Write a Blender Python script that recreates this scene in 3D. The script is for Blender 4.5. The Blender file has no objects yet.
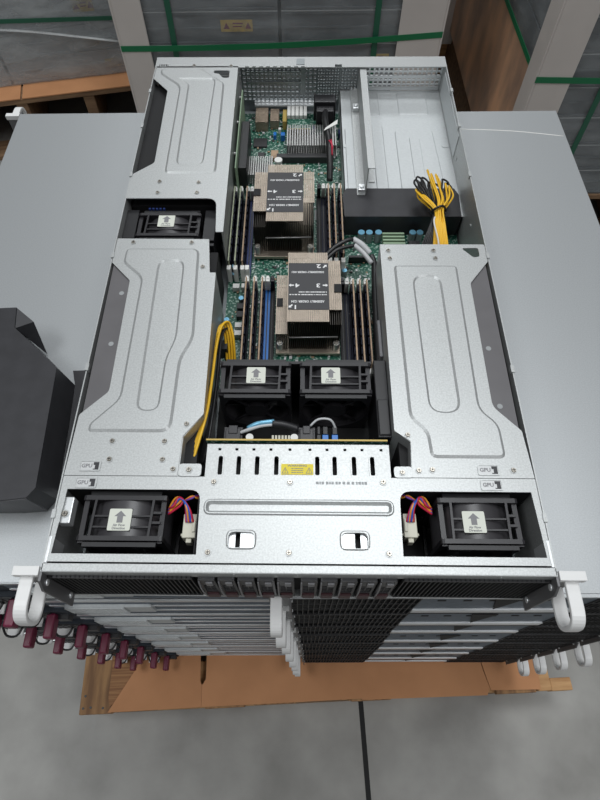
import bpy, bmesh, math, random
from mathutils import Vector, Matrix

random.seed(7)
C = bpy.context.scene.collection
PI = math.pi
ZO = 1.000                      # height of the open server's top face above the floor
UH = 0.0875                    # a 2U chassis
SP = 0.0990                    # pitch of the stacked servers
YAW = -0.0126                  # the open server sits very slightly turned on the stacks

# ---------------------------------------------------------------- camera
def cam_axes(p, y, r):
    f = Vector((math.sin(y)*math.cos(p), math.cos(y)*math.cos(p), -math.sin(p)))
    rt = Vector((math.cos(y), -math.sin(y), 0)); up = rt.cross(f)
    return f, rt*math.cos(r)+up*math.sin(r), up*math.cos(r)-rt*math.sin(r)
f_, r_, u_ = cam_axes(1.0453, -0.0159, -0.0196)
cd = bpy.data.cameras.new('camera'); cam = bpy.data.objects.new('camera', cd); C.objects.link(cam)
cam.matrix_world = Matrix(((r_.x, u_.x, -f_.x, -0.0003), (r_.y, u_.y, -f_.y, -0.1072),
                           (r_.z, u_.z, -f_.z, 0.4899+ZO), (0, 0, 0, 1)))
cd.sensor_fit = 'VERTICAL'; cd.sensor_height = 24.0; cd.lens = 566.6*24/800
cd.shift_x = 8.54/800; cd.shift_y = -7.96/800; cd.clip_start = 0.01
bpy.context.scene.camera = cam

# ---------------------------------------------------------------- world, lights, exposure
S = bpy.context.scene
S.view_settings.view_transform = 'Standard'; S.view_settings.look = 'None'
S.view_settings.gamma = 1; S.view_settings.use_curve_mapping = False
S.view_settings.exposure = -1.25
w = bpy.data.worlds.new('world'); S.world = w; w.use_nodes = True
w.node_tree.nodes['Background'].inputs[0].default_value = (0.95, 0.975, 1.0, 1)
w.node_tree.nodes['Background'].inputs[1].default_value = 0.42
def area(name, loc, target, size, size_y, power, col):
    l = bpy.data.lights.new(name, 'AREA'); l.shape = 'RECTANGLE'; l.size = size; l.size_y = size_y
    l.energy = power; l.color = col
    o = bpy.data.objects.new(name, l); C.objects.link(o); o.location = loc
    o.rotation_euler = (Vector(target)-Vector(loc)).to_track_quat('-Z', 'Y').to_euler()
    return o
area('high_bay_light', (0.6, 1.6, 6.0), (0.2, 0.8, 0), 2.6, 1.2, 260, (0.95, 0.98, 1.0))
area('high_bay_light', (-2.6, -0.4, 6.0), (0, 0.2, 0), 2.4, 1.2, 210, (0.95, 0.98, 1.0))
area('high_bay_light', (2.6, -1.6, 6.0), (0.2, 0, 0), 2.4, 1.2, 150, (0.97, 0.98, 1.0))
area('high_bay_light', (0.0, 6.0, 6.0), (0, 2.0, 0), 3.0, 1.2, 160, (0.95, 0.98, 1.0))

# ---------------------------------------------------------------- materials
def mat(name, col, metal=0.0, rough=0.5, var=0.0, scale=300.0, col2=None, stretch=None, bump=0.0, detail=3.0, lo=0.35, hi=0.65, spec=None, coat=0.0):
    m = bpy.data.materials.new(name); m.use_nodes = True
    nt = m.node_tree; b = nt.nodes['Principled BSDF']
    b.inputs['Base Color'].default_value = (*col, 1); b.inputs['Metallic'].default_value = metal
    b.inputs['Roughness'].default_value = rough
    if spec is not None: b.inputs['Specular IOR Level'].default_value = spec
    if coat: b.inputs['Coat Weight'].default_value = coat; b.inputs['Coat Roughness'].default_value = 0.15
    if var or col2:
        if col2 is None:
            col2 = tuple(max(0, c*(1-var)) for c in col); col = tuple(min(1, c*(1+var)) for c in col)
        tc = nt.nodes.new('ShaderNodeTexCoord'); mp = nt.nodes.new('ShaderNodeMapping')
        n = nt.nodes.new('ShaderNodeTexNoise'); rp = nt.nodes.new('ShaderNodeValToRGB')
        if stretch: mp.inputs['Scale'].default_value = stretch
        n.inputs['Scale'].default_value = scale; n.inputs['Detail'].default_value = detail
        rp.color_ramp.elements[0].position = lo; rp.color_ramp.elements[1].position = hi
        rp.color_ramp.elements[0].color = (*col2, 1); rp.color_ramp.elements[1].color = (*col, 1)
        nt.links.new(tc.outputs['Object'], mp.inputs['Vector']); nt.links.new(mp.outputs[0], n.inputs['Vector'])
        nt.links.new(n.outputs[0], rp.inputs[0]); nt.links.new(rp.outputs[0], b.inputs['Base Color'])
        if bump:
            bp = nt.nodes.new('ShaderNodeBump'); bp.inputs['Strength'].default_value = bump; bp.inputs['Distance'].default_value = 0.002
            nt.links.new(n.outputs[0], bp.inputs['Height']); nt.links.new(bp.outputs[0], b.inputs['Normal'])
    return m

M = {}
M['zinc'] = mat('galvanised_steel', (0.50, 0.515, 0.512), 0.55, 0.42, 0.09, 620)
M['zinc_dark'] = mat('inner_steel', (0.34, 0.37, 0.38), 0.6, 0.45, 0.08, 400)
M['lid'] = mat('lid_steel', (0.47, 0.49, 0.50), 0.55, 0.40, 0.06, 700)
M['tray'] = mat('shelf_steel', (0.60, 0.625, 0.63), 0.4, 0.5, 0.03, 300)
M['bright'] = mat('bright_steel', (0.80, 0.82, 0.83), 0.55, 0.32)
M['blue_steel'] = mat('blank_steel', (0.13, 0.16, 0.195), 0.15, 0.5, 0.1, 200, spec=0.25)
M['rear_dark'] = mat('rear_shade_and_black', (0.035, 0.042, 0.052), 0.0, 0.55, 0.1, 200, spec=0.2)  # recess shade put into the steel colour; black power supply bodies share it
M['screw'] = mat('screw_metal', (0.45, 0.42, 0.37), 0.9, 0.3)
M['dark_screw'] = mat('dark_recess', (0.06, 0.06, 0.06), 0.3, 0.5)
M['black'] = mat('black_plastic', (0.012, 0.012, 0.014), 0, 0.42)
M['fan'] = mat('fan_plastic', (0.020, 0.019, 0.022), 0, 0.38)
M['fan_cowl'] = mat('fan_cowl_plastic', (0.045, 0.043, 0.047), 0, 0.35)
M['black_matte'] = mat('black_matte', (0.008, 0.008, 0.009), 0, 0.7)
M['shroud'] = mat('shroud_film', (0.028, 0.028, 0.032), 0, 0.5, 0.12, 60)
M['film'] = mat('window_backing', (0.13, 0.125, 0.13), 0.0, 0.38, 0.05, 30)
M['slat'] = mat('mesh_black_steel', (0.030, 0.030, 0.032), 0.3, 0.45)
M['ear'] = mat('ear_dark_steel', (0.17, 0.17, 0.175), 0.5, 0.42)
M['handle'] = mat('handle_light_grey', (0.80, 0.80, 0.79), 0.0, 0.35)
M['maroon'] = mat('maroon_plastic', (0.15, 0.010, 0.040), 0, 0.4)
M['caddy'] = mat('caddy_grey', (0.05, 0.05, 0.053), 0.1, 0.4)
M['caddy_btn'] = mat('caddy_button', (0.22, 0.22, 0.23), 0.2, 0.4)
M['caddy_red'] = mat('caddy_latch', (0.055, 0.016, 0.02), 0, 0.45)
M['label'] = mat('label_cream', (0.68, 0.70, 0.62), 0, 0.5)
M['label_black'] = mat('label_black', (0.03, 0.03, 0.034), 0, 0.45)
M['white'] = mat('white_plastic', (0.75, 0.75, 0.72), 0, 0.45)
M['print_white'] = mat('print_white', (0.8, 0.8, 0.8), 0, 0.6)
M['print_grey'] = mat('print_grey', (0.22, 0.22, 0.23), 0, 0.6)
M['print_faint'] = mat('print_faint', (0.33, 0.345, 0.35), 0.2, 0.6)
M['silver_label'] = mat('silver_label', (0.60, 0.61, 0.61), 0.2, 0.4)
M['yellow_label'] = mat('yellow_label', (0.80, 0.66, 0.04), 0, 0.5)
M['ochre_label'] = mat('ochre_label', (0.52, 0.36, 0.07), 0, 0.6, col2=(0.36, 0.26, 0.08), scale=60)
M['copper_fin'] = mat('heat_sink_fin', (0.52, 0.44, 0.36), 0.55, 0.42, 0.06, 120)
M['sink_base'] = mat('heat_sink_base', (0.42, 0.36, 0.29), 0.8, 0.35)
M['fin_shade'] = mat('fin_web_shaded', (0.10, 0.09, 0.078), 0.7, 0.45)  # same fin metal, with the shade between fins put into its colour
M['alu'] = mat('aluminium', (0.40, 0.40, 0.39), 0.7, 0.42)
M['pcb'] = mat('green_board', (0.008, 0.090, 0.056), 0, 0.4, col2=(0.34, 0.47, 0.40), scale=300, lo=0.38, hi=0.47, detail=3)
M['riser'] = mat('riser_board', (0.30, 0.42, 0.28), 0, 0.45)
M['dimm_tan'] = mat('module_edge_tan', (0.36, 0.25, 0.16), 0.1, 0.5, 0.2, 90)
M['dimm_green'] = mat('module_edge_green', (0.34, 0.37, 0.26), 0.1, 0.5, 0.15, 90)
M['slot_blue'] = mat('slot_blue', (0.008, 0.025, 0.13), 0, 0.45)
M['slot_navy'] = mat('slot_navy', (0.004, 0.005, 0.020), 0, 0.5, spec=0.25)
M['bright_blue'] = mat('bright_blue_plastic', (0.02, 0.17, 0.55), 0, 0.35)
M['cap_blue'] = mat('capacitor_top', (0.22, 0.52, 0.72), 0.4, 0.35)
M['cap_side'] = mat('capacitor_side', (0.30, 0.32, 0.33), 0.5, 0.4)
M['yellow'] = mat('yellow_wire', (0.88, 0.52, 0.03), 0, 0.38)
M['wire_black'] = mat('black_wire', (0.015, 0.015, 0.016), 0, 0.38)
M['wire_red'] = mat('red_wire', (0.55, 0.02, 0.06), 0, 0.4)
M['wire_blue'] = mat('blue_wire', (0.02, 0.11, 0.5), 0, 0.4)
M['wire_orange'] = mat('orange_wire', (0.75, 0.30, 0.03), 0, 0.4)
M['wire_violet'] = mat('violet_wire', (0.12, 0.05, 0.3), 0, 0.4)
M['sleeve'] = mat('grey_sleeve', (0.55, 0.56, 0.57), 0, 0.45)
M['gold'] = mat('gold_pcb_edge', (0.50, 0.36, 0.10), 0.2, 0.45)
M['ivory'] = mat('ivory_connector', (0.62, 0.60, 0.50), 0, 0.45)
M['brown_port'] = mat('port_metal', (0.38, 0.30, 0.23), 0.6, 0.4, 0.1, 200)
M['chip'] = mat('chip_black', (0.03, 0.03, 0.032), 0, 0.5)
M['concrete'] = mat('polished_concrete', (0.385, 0.378, 0.355), 0, 0.42, col2=(0.20, 0.195, 0.18), scale=5.5, detail=12, lo=0.30, hi=0.72)
M['warehouse_wall'] = mat('warehouse_wall_paint', (0.55, 0.56, 0.56), 0, 0.8, 0.05, 1.5)
M['joint'] = mat('floor_joint_filler', (0.012, 0.012, 0.012), 0, 0.8)
M['cardboard'] = mat('cardboard', (0.60, 0.29, 0.135), 0, 0.75, col2=(0.50, 0.235, 0.105), scale=7, detail=5)
M['cardboard_fluted'] = mat('cardboard_fluted', (0.42, 0.22, 0.10), 0, 0.8, col2=(0.27, 0.13, 0.06), scale=30, stretch=(0.3, 9, 1), detail=1)
M['wood'] = mat('pallet_wood', (0.40, 0.225, 0.10), 0, 0.75, col2=(0.20, 0.105, 0.05), scale=9, stretch=(9, 1.0, 9), detail=6)
M['wood_pale'] = mat('pallet_wood_pale', (0.60, 0.36, 0.17), 0, 0.75, col2=(0.42, 0.22, 0.09), scale=12, stretch=(1, 7, 7), detail=5)
M['wood_old'] = mat('pallet_wood_brown', (0.30, 0.185, 0.10), 0, 0.8, col2=(0.16, 0.09, 0.05), scale=9, stretch=(1, 7, 7), detail=5)
M['wood_panel'] = mat('brown_panel', (0.80, 0.46, 0.27), 0, 0.4, col2=(0.36, 0.235, 0.17), scale=6.0, stretch=(1, 1.5, 0.8), detail=9, lo=0.34, hi=0.68)  # brown raised in colour to make up for weak light on this side
M['load_grey'] = mat('wrapped_server_steel', (0.15, 0.165, 0.175), 0.3, 0.5, 0.12, 14)
M['load_pale'] = mat('wrapped_server_pale', (0.40, 0.42, 0.44), 0.3, 0.5, 0.10, 9)
M['load_edge'] = mat('wrapped_server_edge', (0.42, 0.44, 0.45), 0.3, 0.4)
M['board'] = mat('corner_board', (0.64, 0.595, 0.56), 0, 0.5, 0.05, 6)
M['strap'] = mat('green_strap', (0.006, 0.17, 0.065), 0, 0.35)
M['strap_dim'] = mat('green_strap_dark', (0.02, 0.12, 0.07), 0, 0.45)  # duller, darker green than the other straps

def wrap_mat(name, amount, tint):
    m = bpy.data.materials.new(name); m.use_nodes = True; nt = m.node_tree
    for n in list(nt.nodes): nt.nodes.remove(n)
    out = nt.nodes.new('ShaderNodeOutputMaterial'); mx = nt.nodes.new('ShaderNodeMixShader')
    tr = nt.nodes.new('ShaderNodeBsdfTransparent'); p = nt.nodes.new('ShaderNodeBsdfPrincipled')
    p.inputs['Base Color'].default_value = (*tint, 1); p.inputs['Roughness'].default_value = 0.22
    tc = nt.nodes.new('ShaderNodeTexCoord'); mp = nt.nodes.new('ShaderNodeMapping'); mp.inputs['Scale'].default_value = (2, 2, 5)
    mp.inputs['Rotation'].default_value = (0.25, 0.2, 0.1)
    n = nt.nodes.new('ShaderNodeTexNoise'); n.inputs['Scale'].default_value = 4; n.inputs['Detail'].default_value = 8
    rp = nt.nodes.new('ShaderNodeMapRange'); rp.inputs['From Min'].default_value = 0.38; rp.inputs['From Max'].default_value = 0.75
    rp.inputs['To Min'].default_value = amount*0.55; rp.inputs['To Max'].default_value = min(1, amount*2.0)
    bp = nt.nodes.new('ShaderNodeBump'); bp.inputs['Strength'].default_value = 0.5; bp.inputs['Distance'].default_value = 0.01
    L = nt.links.new
    L(tc.outputs['Object'], mp.inputs[0]); L(mp.outputs[0], n.inputs['Vector']); L(n.outputs[0], rp.inputs[0]); L(rp.outputs[0], mx.inputs[0])
    L(n.outputs[0], bp.inputs['Height']); L(bp.outputs[0], p.inputs['Normal'])
    L(tr.outputs[0], mx.inputs[1]); L(p.outputs[0], mx.inputs[2]); L(mx.outputs[0], out.inputs[0])
    return m
M['wrap'] = wrap_mat('stretch_film', 0.11, (0.62, 0.66, 0.68))
M['wrap_hazy'] = wrap_mat('stretch_film_hazy', 0.34, (0.55, 0.58, 0.59))

M['wrap_fold'] = wrap_mat('stretch_film_fold', 0.6, (0.7, 0.72, 0.72))

# ---------------------------------------------------------------- geometry helpers
def rounded(pts, r, n=4):
    out = []; N = len(pts)
    for i in range(N):
        p = Vector(pts[i]); a = Vector(pts[i-1]); b = Vector(pts[(i+1) % N])
        rr = r[i] if isinstance(r, (list, tuple)) else r
        d1 = (a-p); d2 = (b-p); rr = min(rr, d1.length*0.48, d2.length*0.48)
        if rr <= 1e-6: out.append((p.x, p.y)); continue
        s = p+d1.normalized()*rr; e = p+d2.normalized()*rr
        for k in range(n+1):
            t = k/n; q = s*(1-t)**2+p*2*t*(1-t)+e*t*t; out.append((q.x, q.y))
    return out
def offset(loop, d):
    A = sum(loop[i-1][0]*loop[i][1]-loop[i][0]*loop[i-1][1] for i in range(len(loop)))
    s = 1 if A > 0 else -1; out = []
    N = len(loop)
    for i in range(N):
        p = Vector(loop[i]); a = Vector(loop[i-1]); b = Vector(loop[(i+1) % N])
        n1 = (p-a); n2 = (b-p)
        n1 = Vector((-n1.y, n1.x)).normalized()*s; n2 = Vector((-n2.y, n2.x)).normalized()*s
        n = (n1+n2)
        if n.length < 1e-6: n = n1
        n.normalize(); k = 1/max(0.5, n.dot(n1)); q = p+n*d*k; out.append((q.x, q.y))
    return out
def rect(x0, x1, y0, y1): return [(x0, y0), (x1, y0), (x1, y1), (x0, y1)]

class MB:
    def __init__(s): s.bm = bmesh.new()
    def merge(s, t, mi=0, Mx=None):
        for f in t.faces: f.material_index = mi
        if Mx is not None: bmesh.ops.transform(t, matrix=Mx, verts=t.verts)
        me = bpy.data.meshes.new('tmp'); t.to_mesh(me); t.free(); s.bm.from_mesh(me); bpy.data.meshes.remove(me); return s
    def box(s, x0, x1, y0, y1, z0, z1, mi=0, Mx=None):
        t = bmesh.new(); bmesh.ops.create_cube(t, size=1)
        for v in t.verts: v.co = Vector(((x0+x1)/2+v.co.x*(x1-x0), (y0+y1)/2+v.co.y*(y1-y0), (z0+z1)/2+v.co.z*(z1-z0)))
        return s.merge(t, mi, Mx)
    def bar(s, a, b, wd, ht, mi=0):          # a straight bar from a to b
        a = Vector(a); b = Vector(b); d = b-a; L = d.length
        R = d.to_track_quat('Y', 'Z').to_matrix().to_4x4(); R.translation = (a+b)/2
        return s.box(-wd/2, wd/2, -L/2, L/2, -ht/2, ht/2, mi, R)
    def cyl(s, c, r, h, axis='Z', seg=16, mi=0, r2=None, cap=True):
        t = bmesh.new(); bmesh.ops.create_cone(t, cap_ends=cap, segments=seg, radius1=r, radius2=r if r2 is None else r2, depth=h)
        R = Matrix.Identity(4)
        if axis == 'X': R = Matrix.Rotation(PI/2, 4, 'Y')
        if axis == 'Y': R = Matrix.Rotation(-PI/2, 4, 'X')
        R = Matrix.Translation(c) @ R
        return s.merge(t, mi, R)
    def plate(s, outer, holes, z0, z1, mi=0, Mx=None):
        t = bmesh.new(); ed = []
        for lp in [outer]+list(holes):
            vs = [t.verts.new((p[0], p[1], z1)) for p in lp]
            for i in range(len(vs)): ed.append(t.edges.new((vs[i-1], vs[i])))
        bmesh.ops.triangle_fill(t, use_beauty=True, use_dissolve=False, edges=ed)
        fs = t.faces[:]
        g = bmesh.ops.extrude_face_region(t, geom=fs)
        bmesh.ops.translate(t, vec=(0, 0, z0-z1), verts=[v for v in g['geom'] if isinstance(v, bmesh.types.BMVert)])
        bmesh.ops.recalc_face_normals(t, faces=t.faces)
        return s.merge(t, mi, Mx)
    def emboss(s, loop, z, h, wd, hole=None, depth=0, wd2=0, mi=0, fill=True):   # raised field with sloping edge, and a sunk field in it
        t = bmesh.new(); n = len(loop)
        def ring(lp, zz): return [t.verts.new((p[0], p[1], zz)) for p in lp]
        def strip(a, b):
            m = len(a)
            for i in range(m): t.faces.new((a[i-1], a[i], b[i], b[i-1]))
        def eds(a): return [t.edges.get((a[i-1], a[i])) or t.edges.new((a[i-1], a[i])) for i in range(len(a))]
        a = ring(loop, z); b = ring(offset(loop, wd), z+h); strip(a, b); e = eds(b)
        if hole:
            c = ring(hole, z+h); d = ring(offset(hole, wd2), z+h-depth); strip(c, d); e += eds(c)
            if fill: bmesh.ops.triangle_fill(t, use_beauty=True, use_dissolve=False, edges=eds(d))
        bmesh.ops.triangle_fill(t, use_beauty=True, use_dissolve=False, edges=e)
        bmesh.ops.recalc_face_normals(t, faces=t.faces)
        up = sum(f.normal.z*f.calc_area() for f in t.faces)
        if up < 0: bmesh.ops.reverse_faces(t, faces=t.faces)
        return s.merge(t, mi)
    def tube(s, pts, r, seg=8, mi=0, smooth_n=0, flat=1.0):
        P = [Vector(p) for p in pts]
        if smooth_n:
            Q = []; 
            for i in range(len(P)-1):
                p0 = P[max(i-1, 0)]; p1 = P[i]; p2 = P[i+1]; p3 = P[min(i+2, len(P)-1)]
                for k in range(smooth_n):
                    t = k/smooth_n
                    Q.append(0.5*((2*p1)+(p2-p0)*t+(2*p0-5*p1+4*p2-p3)*t*t+(3*p1-p0-3*p2+p3)*t**3))
            P = Q+[P[-1]]
        t = bmesh.new(); rings = []; up = Vector((0, 0, 1))
        for i, p in enumerate(P):
            d = (P[min(i+1, len(P)-1)]-P[max(i-1, 0)]).normalized()
            ref = up if abs(d.dot(up)) < 0.95 else Vector((1, 0, 0))
            if i and nx is not None: ref2 = nx
            n1 = d.cross(ref).normalized() if i == 0 else (prev-d*prev.dot(d)).normalized()
            prev = n1; nx = n1; n2 = d.cross(n1)
            rings.append([t.verts.new(p+n1*r*math.cos(2*PI*k/seg)+n2*r*flat*math.sin(2*PI*k/seg)) for k in range(seg)])
        for a, b in zip(rings, rings[1:]):
            for k in range(seg): t.faces.new((a[k-1], a[k], b[k], b[k-1]))
        t.faces.new(rings[0]); t.faces.new(rings[-1][::-1])
        bmesh.ops.recalc_face_normals(t, faces=t.faces)
        for f in t.faces: f.smooth = True
        return s.merge(t, mi)
    def dashes(s, x0, x1, y0, y1, z, mi, seed):
        rz = random.Random(seed); x = x0
        while x < x1:
            w = min(rz.uniform(0.5, 2.2)*(y1-y0), x1-x); s.box(x, x+w, y0, y1, z, z+0.00008, mi); x += w+rz.choice((0.3, 0.3, 0.8))*(y1-y0)
        return s
    def text(s, body, size, x, y, z, rot=0.0, mi=0, sx=1.0, Mx=None):
        c = bpy.data.curves.new('t', 'FONT'); c.body = body; c.size = size; c.align_x = 'CENTER'; c.align_y = 'CENTER'; c.extrude = 0.00003; c.offset = size*0.028
        c.resolution_u = 2
        o = bpy.data.objects.new('t', c); C.objects.link(o)
        me = bpy.data.meshes.new_from_object(o.evaluated_get(bpy.context.evaluated_depsgraph_get()))
        t = bmesh.new(); t.from_mesh(me); bpy.data.objects.remove(o); bpy.data.curves.remove(c); bpy.data.meshes.remove(me)
        R = Matrix.Translation((x, y, z)) @ Matrix.Rotation(rot, 4, 'Z') @ Matrix.Diagonal((sx, 1, 1, 1))
        return s.merge(t, mi, (Mx @ R) if Mx is not None else R)
    def wall(s, pts, z0, z1, th, mi=0):     # upright sheet along a polyline
        for a, b in zip(pts, pts[1:]):
            s.bar((a[0], a[1], (z0+z1)/2), (b[0], b[1], (z0+z1)/2), th, z1-z0, mi)
        return s
    def build(s, name, mats, parent=None, bevel=0.0, smooth=False):
        me = bpy.data.meshes.new(name); 
        if smooth:
            for f in s.bm.faces: f.smooth = True
        s.bm.to_mesh(me); s.bm.free()
        if not isinstance(mats, (list, tuple)): mats = [mats]
        for m in mats: me.materials.append(M[m] if isinstance(m, str) else m)
        o = bpy.data.objects.new(name, me); C.objects.link(o)
        if parent is not None:
            o.parent = parent
            if 'lift' in LIFT.get(parent.name, {}): o.location.z = LIFT[parent.name]['lift']
        if bevel:
            b = o.modifiers.new('bevel', 'BEVEL'); b.width = bevel; b.segments = 2; b.limit_method = 'ANGLE'; b.angle_limit = 0.7
        return o
LIFT = {}
def thing(name, label, cat, loc, rz=0.0, group=None, lift=0.0):
    o = bpy.data.objects.new(name, None); C.objects.link(o); o.empty_display_size = 0.05
    o.location = loc; o.rotation_euler = (0, 0, rz); o['label'] = label; o['category'] = cat
    if group: o['group'] = group
    LIFT[o.name] = {'lift': lift}
    return o
def tag(o, label, cat, group=None, loc=None):
    o['label'] = label; o['category'] = cat
    if group: o['group'] = group
    if loc is not None: o.location = loc
    return o
def struct(o): o['kind'] = 'structure'; return o
def copy_tree(o, parent=None):
    c = o.copy(); C.objects.link(c)
    if parent is not None: c.parent = parent
    for ch in list(o.children):
        if not ch.name.startswith('lid_flange'): copy_tree(ch, c)
    return c

# ---------------------------------------------------------------- the setting
b = MB(); b.box(-9, 9, -5, 12, -0.06, 0.0); struct(b.build('floor', 'concrete'))
for nm, d_ in (('wall_back', (-9, 9, 12, 12.2, 0, 7)), ('wall_left', (-9.2, -9, -5, 12, 0, 7)), ('wall_right', (9, 9.2, -5, 12, 0, 7))):
    b = MB(); b.box(*d_); struct(b.build(nm, 'warehouse_wall'))
b = MB(); b.box(-0.0055, 0.0055, -4.0, 0.9, 0.0, 0.0006)
o = struct(b.build('floor_joint', 'joint')); o.location = (0.1425, 0.0, 0); o.rotation_euler = (0, 0, math.radians(1.8))

# ---------------------------------------------------------------- shared server parts
def make_ear(sv, s, chassis_y=0.0, label=True):
    b = MB(); x0, x1 = sorted((s*0.2172, s*0.2195))
    b.plate([(-0.014, -0.0865), (0.001, -0.0865), (0.001, -0.002), (-0.008, -0.002), (-0.014, -0.014)], [], x0, x1, 0, Matrix(((0, 0, 1, 0), (1, 0, 0, 0), (0, 1, 0, 0), (0, 0, 0, 1))))
    b.cyl((s*0.2166, -0.006, -0.016), 0.0030, 0.0014, 'X', 12, 2); b.cyl((s*0.2166, -0.006, -0.074), 0.0030, 0.0014, 'X', 12, 2)
    x0, x1 = sorted((s*0.2195, s*0.2410)); b.box(x0, x1, -0.0005, 0.0035, -0.0855, -0.008, 0)
    x0, x1 = sorted((s*0.2200, s*0.2425)); b.box(x0, x1, -0.0035, 0.0045, -0.0080, -0.0005, 1)
    e = b.build('rack_ear', ['ear', 'handle', 'bright'], sv, 0.0005)
    h = MB()
    outl = rounded([(-0.001, -0.007), (-0.0400, -0.007), (-0.0400, -0.043), (-0.001, -0.043)], [0, 0.0185, 0.0185, 0], 8)
    inl = rounded([(-0.001, -0.0112), (-0.0358, -0.0112), (-0.0358, -0.0388), (-0.001, -0.0388)], [0, 0.0145, 0.0145, 0], 8); n = len(outl)
    tb = bmesh.new(); xs = (s*0.232-0.0058, s*0.232+0.0058)
    R = [[tb.verts.new((x, y, z)) for (y, z) in lp] for x in xs for lp in (outl, inl)]
    def q(a, c):
        for i in range(n-1): tb.faces.new((a[i], a[i+1], c[i+1], c[i]))
    q(R[0], R[2]); q(R[1], R[3]); q(R[0], R[1]); q(R[2], R[3])
    for k in (0, n-1): tb.faces.new((R[0][k], R[1][k], R[3][k], R[2][k]))
    bmesh.ops.recalc_face_normals(tb, faces=tb.faces); h.merge(tb)
    h.build('handle', 'handle', e, 0.0011)
    return e
def slats(x0, x1, z0, z1, y, pitch, wd, back=True):
    b = MB(); n = int((x1-x0)/pitch)
    for i in range(n+1):
        x = x0+(x1-x0)*i/n; b.box(x-wd/2, x+wd/2, y, y+0.003, z0, z1, 0)
    b.box(x0, x1, y-0.0005, y+0.003, z0, z0+0.0016, 0); b.box(x0, x1, y-0.0005, y+0.003, z1-0.0016, z1, 0)
    b.box(x0, x1, y+0.003, y+0.004, z0, z1, 1)
    return b
def perforated(x0, x1, z0, z1, y, px, pz, bar, th=0.001):
    b = MB(); n = max(1, round((x1-x0)/px)); m = max(1, round((z1-z0)/pz))
    for i in range(n+1):
        x = x0+(x1-x0)*i/n; b.box(x-bar/2, x+bar/2, y, y+th, z0, z1)
    for j in range(m+1):
        z = z0+(z1-z0)*j/m; b.box(x0, x1, y-0.0001, y+th, z-bar/2, z+bar/2)
    return b
def make_screw(parent, x, y, z, r=0.0032, m='screw'):
    b = MB(); b.cyl((x, y, z+0.0004), r*1.25, 0.0006, 'Z', 16, 0); b.cyl((x, y, z+0.0011), r, 0.0012, 'Z', 16, 1, r*0.75)
    b.box(x-r*0.55, x+r*0.55, y-r*0.12, y+r*0.12, z+0.0016, z+0.0019, 2); b.box(x-r*0.12, x+r*0.12, y-r*0.55, y+r*0.55, z+0.0016, z+0.0019, 2)
    return b.build('screw', ['zinc', m, 'dark_screw'], parent)

# ---------------------------------------------------------------- the open server
sv = thing('open_rack_server', 'open two-unit rack server with its lid off, lying across the two server stacks', 'server', (0, 0, ZO-UH), YAW, None, UH)
X = 0.2185; D = 0.766
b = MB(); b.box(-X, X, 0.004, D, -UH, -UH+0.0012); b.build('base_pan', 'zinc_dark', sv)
for s in (-1, 1):
    b = MB(); x0, x1 = sorted((s*X, s*(X-0.0012)))
    b.box(x0, x1, 0.0, D, -UH+0.0012, -0.0004)
    for yy in (0.05, 0.205, 0.36, 0.50, 0.60, 0.68):    # lid hooks standing on the rim
        b.box(min(s*(X-0.0026), s*(X+0.0009)), max(s*(X-0.0026), s*(X+0.0009)), yy-0.004, yy+0.004, -0.004, 0.0012)
    for yy in (0.44, 0.57, 0.64):                         # rivets on the inside
        b.cyl((s*(X-0.0016), yy, -0.03), 0.0025, 0.001, 'X', 12)
    b.build('side_wall', 'zinc', sv)
b = MB(); b.box(X-0.0022, X-0.0013, 0.585, 0.735, -0.040, -0.006); b.build('wall_sticker', 'tray', sv)

# rear end
b = MB()
b.plate(rounded(rect(-X, X, 0.739, D), 0.0005, 1), [rounded(rect(-0.213, -0.199, 0.741, 0.7475), 0.001, 1), rect(0.0515, 0.062, 0.7395, 0.746)]+[rect(-0.083+i*0.0105, -0.0775+i*0.0105, 0.7392, 0.7415) for i in range(9)], -0.0012, 0.0)
for i in range(4): b.box(-0.2115+i*0.0034, -0.2100+i*0.0034, 0.7412, 0.7472, -0.0012, 0.0)
b.build('rear_rim', 'zinc', sv)
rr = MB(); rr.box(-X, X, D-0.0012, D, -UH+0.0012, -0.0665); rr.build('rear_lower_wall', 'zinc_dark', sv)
perforated(-0.091, 0.026, -0.064, -0.002, 0.757, 0.0070, 0.0070, 0.0028).build('perforated_rear_panel', 'zinc_dark', sv)
perforated(0.026, 0.0605, -0.064, -0.002, 0.7565, 0.0046, 0.0046, 0.0018).build('perforated_rear_panel', 'zinc_dark', sv)
perforated(0.063, 0.088, -0.045, -0.002, 0.757, 0.0048, 0.0048, 0.0018).build('perforated_rear_panel', 'zinc_dark', sv)
pr = perforated(0.099, 0.2165, -0.045, -0.004, 0.757, 0.0074, 0.0068, 0.0026)
pr.box(0.099, 0.2165, 0.7545, 0.757, -0.027, -0.0225); pr.box(0.099, 0.2165, 0.7535, 0.757, -0.0455, -0.041)
pr.build('perforated_rear_panel', 'bright', sv)
b = MB()
for k in range(3): b.box(-0.0845, 0.004, 0.7545, 0.757, -0.018-k*0.0165, -0.0155-k*0.0165)      # expansion slot covers
b.box(0.0005, 0.008, 0.752, 0.757, -0.05, -0.004); b.box(-0.006, 0.006, 0.745, 0.760, -0.0045, 0.0008)
b.build('slot_cover_bars', 'zinc_dark', sv)
b = MB(); b.box(-0.073, 0.022, 0.742, 0.757, -0.0655, -0.0635); b.build('port_shield_lip', 'bright', sv)

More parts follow.
